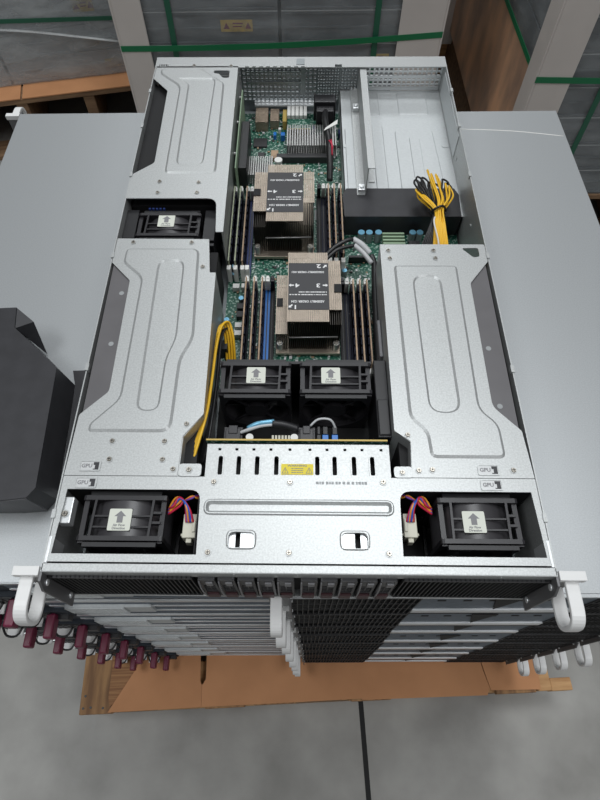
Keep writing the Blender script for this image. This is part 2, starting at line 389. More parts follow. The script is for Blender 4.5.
# galvanised covers over the graphics card cages
def gpu_cover(poly, rad, holes, outer, outer_r, inner, inner_r, screws, wallpts):
    b = MB(); b.plate(rounded(poly, rad, 4), holes, -0.0012, 0.0)
    lo = rounded(outer, outer_r, 5); hi_ = rounded(inner, inner_r, 6)
    b.emboss(lo, 0.0001, 0.0016, 0.0026, hi_, 0.0014, 0.0022)
    b.wall(wallpts, -0.080, -0.0012, 0.0012)
    c = b.build('gpu_cover', 'zinc', sv)
    for x, y in screws: make_screw(c, x, y, 0.0, 0.0026)
    return c
rl = gpu_cover([(-0.2165, 0.742), (-0.2165, 0.711), (-0.1926, 0.681), (-0.1906, 0.523), (-0.2172, 0.500), (-0.2172, 0.456), (-0.104, 0.456), (-0.1005, 0.398), (-0.0915, 0.398), (-0.0935, 0.742)],
    [0.0005, 0.0005, 0.002, 0.004, 0.0005, 0.0005, 0.012, 0.0005, 0.0005, 0.0005],
    [rounded([(-0.1290, 0.7315), (-0.1055, 0.7310), (-0.1055, 0.7125), (-0.1150, 0.7125), (-0.1210, 0.7230), (-0.1290, 0.7240)], 0.003, 3)],
    [(-0.2085, 0.722), (-0.2080, 0.736), (-0.1490, 0.736), (-0.1110, 0.698), (-0.1080, 0.5015), (-0.1750, 0.5015), (-0.1760, 0.690)], [0.006, 0.006, 0.006, 0.006, 0.010, 0.008, 0.01],
    [(-0.1800, 0.7105), (-0.1640, 0.694), (-0.1620, 0.516), (-0.1260, 0.516), (-0.1240, 0.7105)], [0.002, 0.004, 0.012, 0.012, 0.012],
    [(-0.179, 0.4865), (-0.129, 0.4850), (-0.179, 0.466), (-0.1295, 0.466), (-0.104, 0.742), (-0.16, 0.743)], [(-0.0930, 0.398), (-0.0942, 0.742)])
lf = gpu_cover([(-0.2165, 0.387), (-0.2165, 0.349), (-0.1918, 0.322), (-0.1902, 0.1765), (-0.2150, 0.150), (-0.2165, 0.0868), (-0.1115, 0.0868), (-0.1110, 0.1272), (-0.0928, 0.1515), (-0.0952, 0.3338), (-0.1022, 0.3338), (-0.1072, 0.386)],
    [0.0005, 0.0005, 0.002, 0.004, 0.002, 0.0005, 0.0005, 0.002, 0.002, 0.0005, 0.0005, 0.0005], [],
    [(-0.2035, 0.3480), (-0.2030, 0.3705), (-0.1170, 0.3705), (-0.1110, 0.2410), (-0.1220, 0.2155), (-0.1225, 0.1312), (-0.2030, 0.1312), (-0.2030, 0.1400), (-0.1783, 0.1680), (-0.1790, 0.3250)], [0.006, 0.006, 0.01, 0.01, 0.01, 0.012, 0.005, 0.005, 0.008, 0.008],
    [(-0.1630, 0.3530), (-0.1320, 0.3530), (-0.1290, 0.2410), (-0.1365, 0.2155), (-0.1370, 0.1535), (-0.1600, 0.1535)], [0.014, 0.014, 0.01, 0.01, 0.011, 0.011],
    [(-0.1966, 0.3805), (-0.1274, 0.3805), (-0.1775, 0.1218), (-0.1275, 0.1218), (-0.1083, 0.1403), (-0.1109, 0.3425), (-0.1771, 0.1030), (-0.1271, 0.1030), (-0.1160, 0.0935)],
    [(-0.1112, 0.0868), (-0.1108, 0.1272), (-0.0935, 0.1515), (-0.0958, 0.3338)])
rf = gpu_cover([(0.0945, 0.378), (0.2165, 0.378), (0.2165, 0.3515), (0.1919, 0.3190), (0.1905, 0.1615), (0.2140, 0.1350), (0.2165, 0.0868), (0.1045, 0.0868), (0.1070, 0.1235), (0.0922, 0.1345)],
    [0.0005, 0.002, 0.002, 0.003, 0.006, 0.002, 0.0005, 0.0005, 0.002, 0.002],
    [rounded([(0.1890, 0.3720), (0.2085, 0.3725), (0.2085, 0.3590), (0.2010, 0.3575)], 0.003, 3)],
    [(0.1080, 0.3447), (0.1800, 0.3447), (0.1775, 0.1580), (0.1935, 0.1420), (0.1940, 0.1062), (0.1240, 0.1062), (0.1228, 0.1343), (0.1077, 0.1471)], [0.005, 0.006, 0.009, 0.009, 0.007, 0.007, 0.01, 0.01],
    [(0.1270, 0.3300), (0.1595, 0.3300), (0.1590, 0.1530), (0.1275, 0.1530)], [0.0155, 0.0155, 0.0155, 0.0155],
    [(0.1035, 0.368), (0.1560, 0.368), (0.1045, 0.356), (0.1570, 0.356), (0.1115, 0.0935), (0.1240, 0.0945), (0.1985, 0.0945), (0.1045, 0.130)],
    [(0.1048, 0.0868), (0.1073, 0.1235), (0.0928, 0.1350), (0.0952, 0.378)])
def gpu_sticker(par, x, y, num, z=0.0003):
    b = MB(); b.plate(rounded(rect(x-0.0088, x+0.0088, y-0.0042, y+0.0042), 0.0012, 2), [], z-0.0002, z, 0)
    b.plate(rounded(rect(x-0.0100, x+0.0100, y-0.0053, y+0.0053), 0.0018, 2), [rounded(rect(x-0.0088, x+0.0088, y-0.0042, y+0.0042), 0.0012, 2)], z-0.0002, z+0.0006, 3)
    b.box(x+0.0030, x+0.0082, y-0.0037, y+0.0037, z, z+0.0001, 1); b.box(x+0.0030, x+0.0046, y-0.0028, y+0.0008, z+0.0001, z+0.0002, 0)
    b.text('GPU', 0.0052, x-0.0030, y, z+0.0001, 0, 2)
    return b.build('gpu_sticker', ['silver_label', 'label_black', 'print_grey', 'zinc'], par)
gpu_sticker(lf, -0.1938, 0.0960, '2'); gpu_sticker(rf, 0.1755, 0.0945, '1')
for cov, poly, m in ((rl, [(-0.2165, 0.715), (-0.189, 0.683), (-0.187, 0.520), (-0.2165, 0.495)], 'black_matte'),):
    b = MB(); b.plate(poly, [], -0.012, -0.011); b.build('window_backing', m, cov)  # black sheet paints the dark of the open cavity; no film here
for cov, poly in ((lf, [(-0.2150, 0.352), (-0.188, 0.326), (-0.186, 0.172), (-0.2130, 0.145)]), (rf, [(0.2140, 0.356), (0.188, 0.323), (0.186, 0.158), (0.2125, 0.129)])):
    b = MB(); b.plate(poly, [], -0.0030, -0.0024)
    s = 1 if poly[0][0] > 0 else -1
    for yy in ((0.305, 0.236) if s < 0 else (0.232, 0.163)): b.cyl((s*0.1990 if s < 0 else 0.1985, yy, -0.0023), 0.0028, 0.0004, 'Z', 16, 1)
    b.build('window_backing', ['film', 'print_faint'], cov)
b = MB(); b.box(-0.214, -0.098, 0.09, 0.38, -0.082, -0.016); b.build('graphics_card', 'black_matte', sv)
b = MB(); b.box(0.098, 0.214, 0.09, 0.372, -0.082, -0.016); b.build('graphics_card', 'black_matte', sv)
b = MB(); b.box(-0.214, -0.0975, 0.46, 0.735, -0.082, -0.016); b.build('graphics_card', 'black_matte', sv)

# bridge over the drive cage and the front rail
ow = rounded([(-0.2125, 0.0150), (-0.0872, 0.0150), (-0.0885, 0.0735), (-0.2105, 0.0735)], [0.0005, 0.0005, 0.010, 0.0005], 5)
owr = rounded([(0.0905, 0.0150), (0.2125, 0.0150), (0.2105, 0.0735), (0.0920, 0.0735)], [0.0005, 0.0005, 0.0005, 0.010], 5)
slot = rounded(rect(-0.0845, 0.0860, 0.0500, 0.0650), 0.0074, 8)
def dhole(x0, x1): return rounded(rect(x0, x1, 0.0212, 0.0350), [0.0005, 0.0005, 0.005, 0.005], 4)
b = MB()
b.plate(rounded([(-0.2165, 0.0082), (0.2165, 0.0082), (0.2165, 0.0862), (0.0840, 0.0862), (0.0830, 0.0884), (-0.0840, 0.0884), (-0.0855, 0.0862), (-0.2165, 0.0862)], 0.0004, 1),
        [ow, owr, dhole(-0.0605, -0.0378), dhole(0.0383, 0.0612), offset(slot, 0.0022)], -0.0012, 0.0)
b.emboss(slot, 0.0, 0.0012, 0.0012, offset(slot, 0.0022), 0.0032, 0.0024)
for s in (-0.0605, 0.0383): b.emboss(rounded(rect(s-0.0018, s+0.0246, 0.0196, 0.0370), 0.006, 4), 0.0001, 0.001, 0.0010, dhole(s, s+0.0228), 0.0022, 0.0002, 0, False)
br = b.build('bridge_cover', 'zinc', sv)
for x, y in ((-0.0772, 0.0812), (-0.0074, 0.0814), (0.0779, 0.0820), (-0.0773, 0.0170), (-0.0074, 0.0172), (0.0786, 0.0172)): make_screw(br, x, y, 0, 0.0026)
for s, q in ((-0.0605, 1), (0.0383, -1)):
    b = MB(); b.box(s, s+0.0228, 0.0205, 0.036, -0.012, -0.0105, 1)
    b.box(s+(0.0105 if q > 0 else 0.0), s+(0.0228 if q > 0 else 0.0115), 0.0205, 0.0352, -0.0035, -0.0018, 0); b.box(s, s+0.006, 0.0205, 0.0352, -0.0050, -0.0038, 0) if q > 0 else b.box(s+0.0168, s+0.0228, 0.0205, 0.0352, -0.0050, -0.0038, 0)
    b.build('cage_tab', ['bright', 'black_matte'], br)
gpu_sticker(br, -0.1945, 0.0795, '2'); gpu_sticker(br, 0.1760, 0.0800, '1')
b = MB(); rz_ = random.Random(2); xx = 0.0165
while xx < 0.062:                              # a faint line of worn print, too blurred to read
    ww = rz_.uniform(0.0012, 0.0026); b.box(xx, xx+ww, 0.0795, 0.0822, 0.0, 0.00006); xx += ww+rz_.choice((0.0006, 0.0006, 0.0016))
b.build('faint_print', 'print_faint', br)
b = MB(); b.box(-X, X, 0.0, 0.0070, -0.0105, -0.0004); b.box(-X, X, -0.0005, 0.0005, -0.0145, -0.0004)
b.box(-X, X, -0.0035, 0.008, -UH, -UH+0.0030)
for x in (-0.112, -0.054, 0.0, 0.078, 0.172): b.box(x-0.0006, x+0.0006, -0.0012, 0, -0.008, -0.003)
b.build('front_rail', 'zinc', sv, 0.0006)
b = MB(); b.box(-0.2145, -0.2035, 0.0425, 0.0670, -0.014, -0.003); fb = b.build('cage_bracket', 'bright', sv, 0.0008); make_screw(fb, -0.2090, 0.0510, -0.003, 0.003)
b = MB(); b.plate(rounded(rect(-0.1105, -0.0895, 0.0862, 0.0985), 0.003, 3), [], -0.0012, 0.0012); fb = b.build('corner_tab', 'zinc', sv); make_screw(fb, -0.1010, 0.0925, 0.0012, 0.0028)
b = MB(); b.plate(rounded(rect(0.0885, 0.1055, 0.0862, 0.0970), 0.003, 3), [], -0.0012, 0.0012); fb = b.build('corner_tab', 'zinc', sv); make_screw(fb, 0.0960, 0.0912, 0.0012, 0.0026)
for s in (-1, 1):           # the bright folded uprights at the two front corners
    b = MB(); x0, x1 = sorted((s*0.2170, s*0.2145)); b.box(x0, x1, 0.007, 0.030, -0.030, 0.0005); b.build('corner_upright', 'bright', sv, 0.0004)

# black walls of the two front fan bays
for s in (-1, 1):
    b = MB(); x0, x1 = sorted((s*0.0895, s*0.2150))
    b.box(x0, x1, 0.0095, 0.0130, -0.084, -0.0016); b.box(x0, x1, 0.0765, 0.0780, -0.084, -0.0016); b.box(x0, x1, 0.013, 0.0765, -0.0860, -0.0850)
    x0, x1 = sorted((s*0.0890, s*0.0900)); b.box(x0, x1, 0.013, 0.0765, -0.084, -0.0016)
    b.build('fan_bay_liner', 'black_matte', sv)

# fans
def make_fan(x0, x1, y0, y1, zt, zb, lx, ly, lw, blades=7):
    cx = (x0+x1)/2; cz = (zt+zb)/2; W = x1-x0; Hh = zt-zb; R = min(W, Hh)/2-0.0016
    b = MB()
    hole = [(R*math.cos(2*PI*k/32), R*math.sin(2*PI*k/32)) for k in range(32)]
    sq = rounded(rect(-W/2, W/2, -Hh/2, Hh/2), 0.003, 2)
    T = 0.0042
    for yc in (y0, y1-T):
        Mx = Matrix(((1, 0, 0, cx), (0, 0, 1, yc), (0, 1, 0, cz), (0, 0, 0, 1)))
        b.plate(sq, [hole], 0, T, 0, Mx)
    b.cyl((cx, (y0+y1)/2, cz), R+0.0008, (y1-y0)-2*T+0.001, 'Y', 40, 1, cap=False)
    L = y1-y0
    for fx in (0.15, 0.83):                     # lengthwise ribs of the carrier
        b.bar((x0+W*fx, y0+T, zt-0.0012), (x0+W*fx+0.001, y1-T, zt-0.0012), 0.0022, 0.0024)
    for fy in (0.30, 0.54):
        b.box(x0+W*0.15, x0+W*0.83, y0+L*fy-0.0008, y0+L*fy+0.0008, zt-0.0035, zt-0.0006)
    b.box(x0+W*0.83, x1-0.004, y0+L*0.4-0.0011, y0+L*0.4+0.0011, zt-0.007, zt-0.001); b.box(x0+W*0.83, x1-0.004, y0+L*0.62-0.0011, y0+L*0.62+0.0011, zt-0.007, zt-0.001)
    for x in (x0, x1-0.003): b.box(x, x+0.003, y0, y1, zb, zb+0.004); 
    for x in (x0+0.001, x1-0.0055): b.box(x, x+0.0045, y0-0.0015, y1+0.0015, zt-0.006, zt-0.0035)
    b.box(lx-lw*0.5, lx+lw*0.5, ly-lw*0.5, ly+lw*0.5, zt-0.0022, zt-0.0005)
    for a in range(4):                          # struts to the hub
        an = PI/4+a*PI/2; b.bar((cx+0.010*math.cos(an), y0+0.002, cz+0.010*math.sin(an)), (cx+(R+0.001)*math.cos(an), y0+0.002, cz+(R+0.001)*math.sin(an)), 0.0022, 0.0022)
    b.cyl((cx, y0+0.002, cz), 0.0125, 0.004, 'Y', 24)
    for f in b.bm.faces:
        if f.material_index == 1: f.smooth = True
    fan = b.build('fan', ['fan', 'fan_cowl'], sv)
    b = MB()
    b.cyl((cx, (y0+y1)/2, cz), 0.0145, (y1-y0)-0.012, 'Y', 28)
    for k in range(blades):
        a = 2*PI*k/blades; t = bmesh.new(); vs = []
        for i, rr in enumerate((0.0135, 0.022, R-0.0015)):
            for j, (dy, da) in enumerate(((-0.008, -0.22), (0.009, 0.30))):
                an = a+da*(1+0.2*i); vs.append(t.verts.new((cx+rr*math.cos(an), (y0+y1)/2+dy, cz+rr*math.sin(an))))
        for i in range(2): t.faces.new((vs[2*i], vs[2*i+1], vs[2*i+3], vs[2*i+2]))
        t.normal_update(); bmesh.ops.solidify(t, geom=t.faces[:], thickness=0.0009); b.merge(t)
    b.build('impeller', 'black', fan)
    b = MB()                                   # sealing frames before and behind the fan
    b.box(x0+0.006, x1-0.006, y1+0.0008, y1+0.0046, zb, zt-0.002); b.build('fan_seal', 'black', fan)
    b = MB(); b.box(x0+0.006, x1-0.006, y0-0.0050, y0-0.0010, zt-0.007, zt-0.002); b.build('fan_seal', 'black', fan)
    b = MB(); hw = lw/2; z = zt-0.0003
    b.plate(rounded(rect(lx-hw, lx+hw, ly-hw*0.98, ly+hw*0.98), 0.0014, 3), [], z-0.0002, z, 0)
    ar = [(-0.30, 0.0), (-0.30, 0.0)]
    k = lw*0.5; aw = [(0, 0.80), (0.52, 0.30), (0.26, 0.30), (0.26, -0.28), (-0.26, -0.28), (-0.26, 0.30), (-0.52, 0.30)]
    b.plate([(lx+p*k, ly+q*k) for p, q in aw], [], z, z+0.0001, 1)
    b.text('Air Flow', lw*0.15, lx, ly-k*0.50, z+0.0001, 0, 1); b.text('Direction', lw*0.15, lx, ly-k*0.78, z+0.0001, 0, 1)
    b.build('airflow_label', ['label', 'print_grey'], fan)
    return fan
make_fan(-0.1970, -0.1195, 0.0285, 0.0700, -0.007, -0.083, -0.1602, 0.0475, 0.0205)
make_fan(0.1265, 0.2000, 0.0285, 0.0700, -0.007, -0.083, 0.1575, 0.0480, 0.0200)
make_fan(-0.0815, -0.0075, 0.1790, 0.2155, -0.005, -0.084, -0.0438, 0.1998, 0.0195)
make_fan(0.0008, 0.0748, 0.1790, 0.2155, -0.005, -0.084, 0.0330, 0.1998, 0.0195)
make_fan(-0.2010, -0.1225, 0.4010, 0.4400, -0.009, -0.084, -0.1650, 0.4265, 0.0205)
b = MB(); b.box(-0.2168, -0.2020, 0.400, 0.448, -0.084, -0.012); b.box(-0.1190, -0.1050, 0.400, 0.452, -0.084, -0.016); b.box(-0.2168, -0.104, 0.3885, 0.3925, -0.084, -0.0135)
b.box(-0.195, -0.125, 0.444, 0.447, -0.05, -0.012); b.build('fan_bay_frame', 'black', sv)
b = MB(); 
for i in range(5): b.box(-0.190+i*0.0045, -0.1875+i*0.0045, 0.4475, 0.4500, -0.014, -0.010)
b.build('blue_connector', 'slot_blue', sv)

# drive cage cover with slots, warning label, backplane
holes = []
for x in (-0.0729, -0.0557, -0.0384, -0.0203, 0.0180, 0.0342, 0.0524, 0.0695): holes.append(rounded(rect(x-0.0021, x+0.0021, 0.0893, 0.1085), 0.002, 3))
for x in (-0.0746, -0.0583, -0.0421, -0.0259, -0.0078, 0.0112, 0.0274, 0.0445, 0.0606, 0.0787): holes.append(rect(x-0.0014, x+0.0014, 0.1145, 0.1170))
b = MB(); b.plate(rounded(rect(-0.0868, 0.0862, 0.0878, 0.1222), 0.0004, 1), holes, -0.0052, -0.004)
for i, x in enumerate((-0.0729, -0.0557, -0.0384, -0.0203, 0.0180, 0.0342, 0.0524, 0.0695)):
    b.plate(rounded(rect(x-0.0034, x+0.0034, 0.0888, 0.1100), 0.0030, 3), [holes[i]], -0.0041, -0.0032)
b.box(-0.0868, 0.0862, 0.1212, 0.1222, -0.012, -0.004)
dc = b.build('drive_cage_cover', 'zinc', sv)
b = MB(); b.box(-0.0855, 0.085, 0.05, 0.121, -0.016, -0.014); b.build('cage_interior', 'black_matte', dc)
b = MB(); z = -0.0038; b.box(-0.0158, 0.0142, 0.0890, 0.1010, z-0.0002, z, 0)
b.text('WARNING', 0.0030, -0.0008, 0.0992, z, 0, 1, 1.25); [b.dashes(-0.0062, 0.0048, 0.0960-k*0.0020, 0.0968-k*0.0020, z, 1, k) for k in range(3)]; [b.dashes(-0.0145, 0.0128, 0.0898, 0.0905, z, 1, 9)]
for x in (-0.0120, 0.0104):
    tri = [(x-0.0033, 0.0915), (x+0.0033, 0.0915), (x, 0.0978)]; b.plate(tri, [offset(tri, 0.0005)], z, z+0.0001, 1)
    b.box(x-0.0003, x+0.0003, 0.0932, 0.0955, z, z+0.0001, 1); b.box(x-0.0003, x+0.0003, 0.0922, 0.0927, z, z+0.0001, 1)
b.build('warning_label', ['yellow_label', 'print_grey'], dc)
b = MB(); b.box(-0.0900, 0.0868, 0.1285, 0.1302, -0.078, -0.0120, 0); b.box(-0.0900, 0.0868, 0.1285, 0.1302, -0.0120, -0.0112, 1)
bp = b.build('drive_backplane', ['pcb', 'gold'], sv)
for x0, x1 in ((-0.0745, -0.0555), (-0.0005, 0.0170)):
    b = MB(); b.box(x0, x1, 0.1305, 0.1480, -0.045, -0.021); b.box(x0+0.002, x1-0.002, 0.132, 0.145, -0.021, -0.018); b.box(x0+0.005, x1-0.005, 0.139, 0.148, -0.030, -0.017); b.build('cable_plug', 'fan', bp, 0.0006)
for x0, x1, m in ((0.0185, 0.0225, 'black'), (0.0240, 0.0300, 'bright_blue'), (0.0335, 0.0395, 'bright_blue')):
    b = MB(); b.box(x0, x1, 0.1305, 0.1400, -0.035, -0.021, 0); b.box(x0+0.0006, x1-0.0006, 0.140, 0.1485, -0.040, -0.020, 1); b.build('drive_connector', [m, 'black'], bp, 0.0004)
b = MB()
for i in range(6): b.box(-0.0262+i*0.0032, -0.0242+i*0.0032, 0.1303, 0.1375, -0.024, -0.018)
b.build('pin_header', 'ivory', bp)
for x in (-0.0482, -0.0040):
    b = MB(); b.cyl((x, 0.1350, -0.020), 0.0038, 0.006, 'Z', 16); b.build('white_spacer', 'white', bp)
b = MB(); b.tube([(-0.058, 0.141, -0.020), (-0.048, 0.142, -0.014), (-0.036, 0.145, -0.012), (-0.022, 0.1470, -0.013)], 0.0018, 8, 0, 4); b.build('data_cable', 'sleeve', sv)
b = MB(); b.tube([(-0.050, 0.1440, -0.016), (-0.040, 0.147, -0.0115), (-0.024, 0.1495, -0.0115)], 0.0026, 8, 0, 4); b.build('data_cable', 'cap_blue', sv)
b = MB(); b.tube([(-0.026, 0.1475, -0.0125), (-0.014, 0.1470, -0.014), (0.0, 0.144, -0.017)], 0.0042, 8, 0, 4); b.build('data_cable', 'black', sv)
b = MB(); b.tube([(0.012, 0.148, -0.018), (0.020, 0.1535, -0.014), (0.032, 0.153, -0.014), (0.0375, 0.147, -0.022)], 0.0012, 8, 0, 4); b.build('data_cable', 'sleeve', sv)
b = MB(); b.box(0.0790, 0.0925, 0.135, 0.2260, -0.084, -0.016); b.box(0.0800, 0.0915, 0.137, 0.177, -0.016, -0.014); b.build('fan_wall_block', 'black', sv, 0.001)
b = MB(); b.box(-0.0920, 0.0925, 0.132, 0.222, -0.0860, -0.0850); b.build('fan_wall_floor', 'black_matte', sv)
b = MB(); b.box(-0.0822, 0.0760, 0.2168, 0.2200, -0.084, -0.010); b.build('fan_wall_frame', 'black', sv)

# motherboard
b = MB(); b.box(-0.0925, 0.2150, 0.2210, 0.7420, -0.0785, -0.0770); mb_ = b.build('motherboard', 'pcb', sv)
zb = -0.0770
rng = random.Random(3)
b = MB()
for _ in range(900):
    x = rng.uniform(-0.088, 0.092); y = rng.uniform(0.235, 0.73); sx = rng.choice((0.0008, 0.0012, 0.0018)); sy = rng.choice((0.0008, 0.0012, 0.002))
    b.box(x-sx, x+sx, y-sy, y+sy, zb, zb+rng.choice((0.0008, 0.0012, 0.002)), rng.choice((0, 0, 1, 2)))
o = b.build('surface_components', ['silver_label', 'chip', 'dimm_tan'], mb_); o['kind'] = 'stuff'
def comp(name, m, x0, x1, y0, y1, z1, z0=None, bev=0.0003):
    q = MB(); q.box(x0, x1, y0, y1, zb if z0 is None else z0, z1); return q.build(name, m, mb_, bev)
comp('chip', 'chip', -0.0720, -0.0510, 0.6560, 0.6760, -0.074); comp('chip', 'chip', -0.0640, -0.0540, 0.6340, 0.6430, -0.0745)
comp('chip', 'dimm_tan', -0.0440, -0.0330, 0.6240, 0.6420, -0.070); comp('chip', 'chip', 0.0120, 0.0210, 0.5600, 0.5700, -0.0745)
comp('chip', 'chip', 0.0420, 0.0480, 0.5500, 0.5580, -0.0745)
comp('network_port', 'brown_port', -0.0700, -0.0505, 0.6960, 0.7320, -0.0600); comp('network_port', 'brown_port', -0.0470, -0.0335, 0.7020, 0.7320, -0.0620)
comp('orange_jack', 'gold', -0.0275, -0.0215, 0.7000, 0.7300, -0.0620)
comp('blue_connector', 'bright_blue', -0.0415, -0.0370, 0.676, 0.684, -0.0690); comp('blue_connector', 'bright_blue', -0.0300, -0.0235, 0.672, 0.680, -0.0665)
comp('blue_connector', 'slot_blue', 0.0180, 0.0235, 0.686, 0.695, -0.0660); comp('blue_connector', 'slot_blue', 0.0590, 0.0650, 0.676, 0.686, -0.0660)
comp('jumper_block', 'white', -0.0340, -0.0300, 0.690, 0.695, -0.0690)
q = MB()
for i in range(5): q.box(-0.0205+i*0.0064, -0.0153+i*0.0064, 0.712, 0.7360, zb, -0.0600)
q.build('port_bank', 'white', mb_, 0.0004)
comp('daughter_board', 'pcb', -0.0200, 0.0180, 0.6860, 0.7110, -0.0655, -0.0670)
comp('card_slot', 'chip', -0.0350, 0.0500, 0.6200, 0.6290, -0.0660)
comp('gold_fingers', 'gold', -0.0190, 0.0160, 0.6838, 0.6858, -0.0640)
def finned(name, x0, x1, y0, y1, z0, z1, pitch, mt):
    q = MB(); q.box(x0, x1, y0, y1, z0, z0+0.003)
    n = int((x1-x0)/pitch)
    for i in range(n): q.box(x0+i*pitch, x0+i*pitch+pitch*0.55, y0, y1, z0+0.003, z1)
    return q.build(name, mt, mb_)
finned('chipset_heat_sink', -0.0200, 0.0560, 0.6340, 0.6830, zb, -0.0560, 0.0038, 'alu')
finned('chipset_heat_sink', -0.0785, -0.0380, 0.5740, 0.6150, zb, -0.0600, 0.0033, 'alu')
q = MB(); q.cyl((-0.0315, 0.598, -0.066), 0.0042, 0.022, 'Z', 16); q.cyl((-0.0315, 0.598, -0.0545), 0.0058, 0.003, 'Z', 16); q.build('white_push_pin', 'white', mb_, smooth=False)
for x in (0.0828, 0.0935, 0.1058, 0.1515, 0.1610):
    q = MB(); q.cyl((x, 0.4600, -0.0690), 0.0046, 0.016, 'Z', 20, 0); q.cyl((x, 0.4600, -0.0607), 0.0044, 0.0012, 'Z', 20, 1); q.build('capacitor', ['cap_side', 'cap_blue'], mb_)
for x, y in ((-0.089, 0.405), (-0.083, 0.392), (-0.0890, 0.318), (0.0585, 0.398), (-0.073, 0.352)):
    q = MB(); q.cyl((x, y, -0.0720), 0.0034, 0.010, 'Z', 16, 0); q.cyl((x, y, -0.0667), 0.0032, 0.0008, 'Z', 16, 1); q.build('capacitor', ['cap_side', 'cap_blue'], mb_)
for x, y in ((-0.0745, 0.3120), (-0.0745, 0.3000), (0.0560, 0.4130), (0.0560, 0.4040), (-0.0810, 0.3740), (-0.0700, 0.3745)):
    comp('white_socket', 'white', x-0.0042, x+0.0042, y-0.0036, y+0.0036, -0.0690)
comp('choke', 'chip', -0.0780, -0.0690, 0.325, 0.334, -0.070); comp('choke', 'chip', -0.0780, -0.0690, 0.338, 0.347, -0.070); comp('choke', 'caddy_btn', 0.0490, 0.0580, 0.380, 0.389, -0.070)
q = MB()
for i in range(4): q.box(0.1110+0*i, 0.1400, 0.440+i*0.006, 0.4425+i*0.006, -0.070, -0.0615)
q.build('power_board', 'riser', mb_)
q = MB(); q.box(0.1440, 0.1580, 0.4120, 0.4420, zb, -0.058)
for i in range(3):
    for j in range(4): q.box(0.1450+i*0.0045, 0.1480+i*0.0045, 0.413+j*0.007, 0.4180+j*0.007, -0.058, -0.0570)
q.build('power_socket', 'black', mb_)
q = MB(); q.box(0.0650, 0.0920, 0.420, 0.4235, zb, -0.066); q.build('card_slot', 'black', mb_)
# the board's printed patch in front of the second heat sink
comp('silk_patch', 'print_faint', 0.021, 0.033, 0.500, 0.520, -0.0766, None, 0)

# memory modules and slots
def dimm(x, y0, y1, edge, slot, filled, tilt=0.0):
    q = MB(); q.box(x-0.0030, x+0.0030, y0, y1, -0.0770, -0.0690, 0); q.box(x-0.0006, x+0.0006, y0+0.004, y1-0.004, -0.0690, -0.0680, 1)
    sl = q.build('memory_slot', ['black_matte' if slot == 'black' else slot, 'black'], sv)
    for yy in (y0, y1):
        q = MB(); d = 1 if yy == y1 else -1
        q.box(x-0.0026, x+0.0026, yy-0.0035, yy+0.0035, -0.0770, -0.052); q.box(x-0.0018, x+0.0018, min(yy, yy+d*0.005), max(yy, yy+d*0.005), -0.056, -0.051)
        q.build('slot_latch', 'white' if slot != 'black' else 'black', sl, 0.0004)
    if filled:
        q = MB(); z1 = -0.0440
        q.box(x-0.0007, x+0.0007, y0+0.0030, y1-0.0030, -0.070, z1, 0); q.box(x-0.0008, x+0.0008, y0+0.0030, y1-0.0030, z1-0.0012, z1+0.0002, 0)
        md = q.build('memory_module', edge, sv)
        q = MB()
        for k in range(9):
            ya = y0+0.008+k*(y1-y0-0.022)/8.3
            if k != 4: q.box(x-0.0022, x+0.0022, ya, ya+0.0100, -0.066, -0.0490)
            else: q.box(x-0.0019, x+0.0019, ya, ya+0.0080, -0.064, -0.0470)
        q.build('memory_chips', 'slot_navy', md)
        q = MB()
        for k in range(16):
            ya = y0+0.008+k*(y1-y0-0.016)/16; q.box(x-0.0012, x+0.0012, ya, ya+0.0022, z1-0.003, z1-0.0004)
        q.build('solder_pads', 'black', md)
for x, e, sl, fl in ((-0.0905+0.0008, 'dimm_green', 'slot_navy', 1), (-0.0815, 'dimm_green', 'slot_navy', 1), (-0.0725, 'dimm_tan', 'slot_navy', 1), (-0.0665, None, 'slot_blue', 0)):
    dimm(x, 0.3900, 0.5340, e, sl, fl)
for x, e, sl, fl in ((0.0268, None, 'black', 0), (0.0330, None, 'slot_navy', 0), (0.0392, 'dimm_tan', 'slot_navy', 1), (0.0472, 'dimm_tan', 'slot_navy', 1), (0.0562, 'dimm_tan', 'slot_navy', 1)):
    dimm(x, 0.4030, 0.5400, e, sl, fl)
for x, e, sl, fl in ((-0.0655, 'dimm_tan', 'slot_navy', 1), (-0.0555, 'dimm_tan', 'slot_navy', 1), (-0.0455, 'dimm_tan', 'slot_navy', 1), (-0.0395, None, 'bright_blue', 0), (-0.0335, None, 'black', 0)):
    dimm(x, 0.2350, 0.3700, e, sl, fl)
for x, e, sl, fl in ((0.0535, None, 'black', 0), (0.0592, None, 'slot_navy', 0), (0.0660, 'dimm_tan', 'slot_navy', 1), (0.0743, 'dimm_tan', 'slot_navy', 1), (0.0828, 'dimm_tan', 'slot_navy', 1)):
    dimm(x, 0.2350, 0.3660, e, sl, fl)

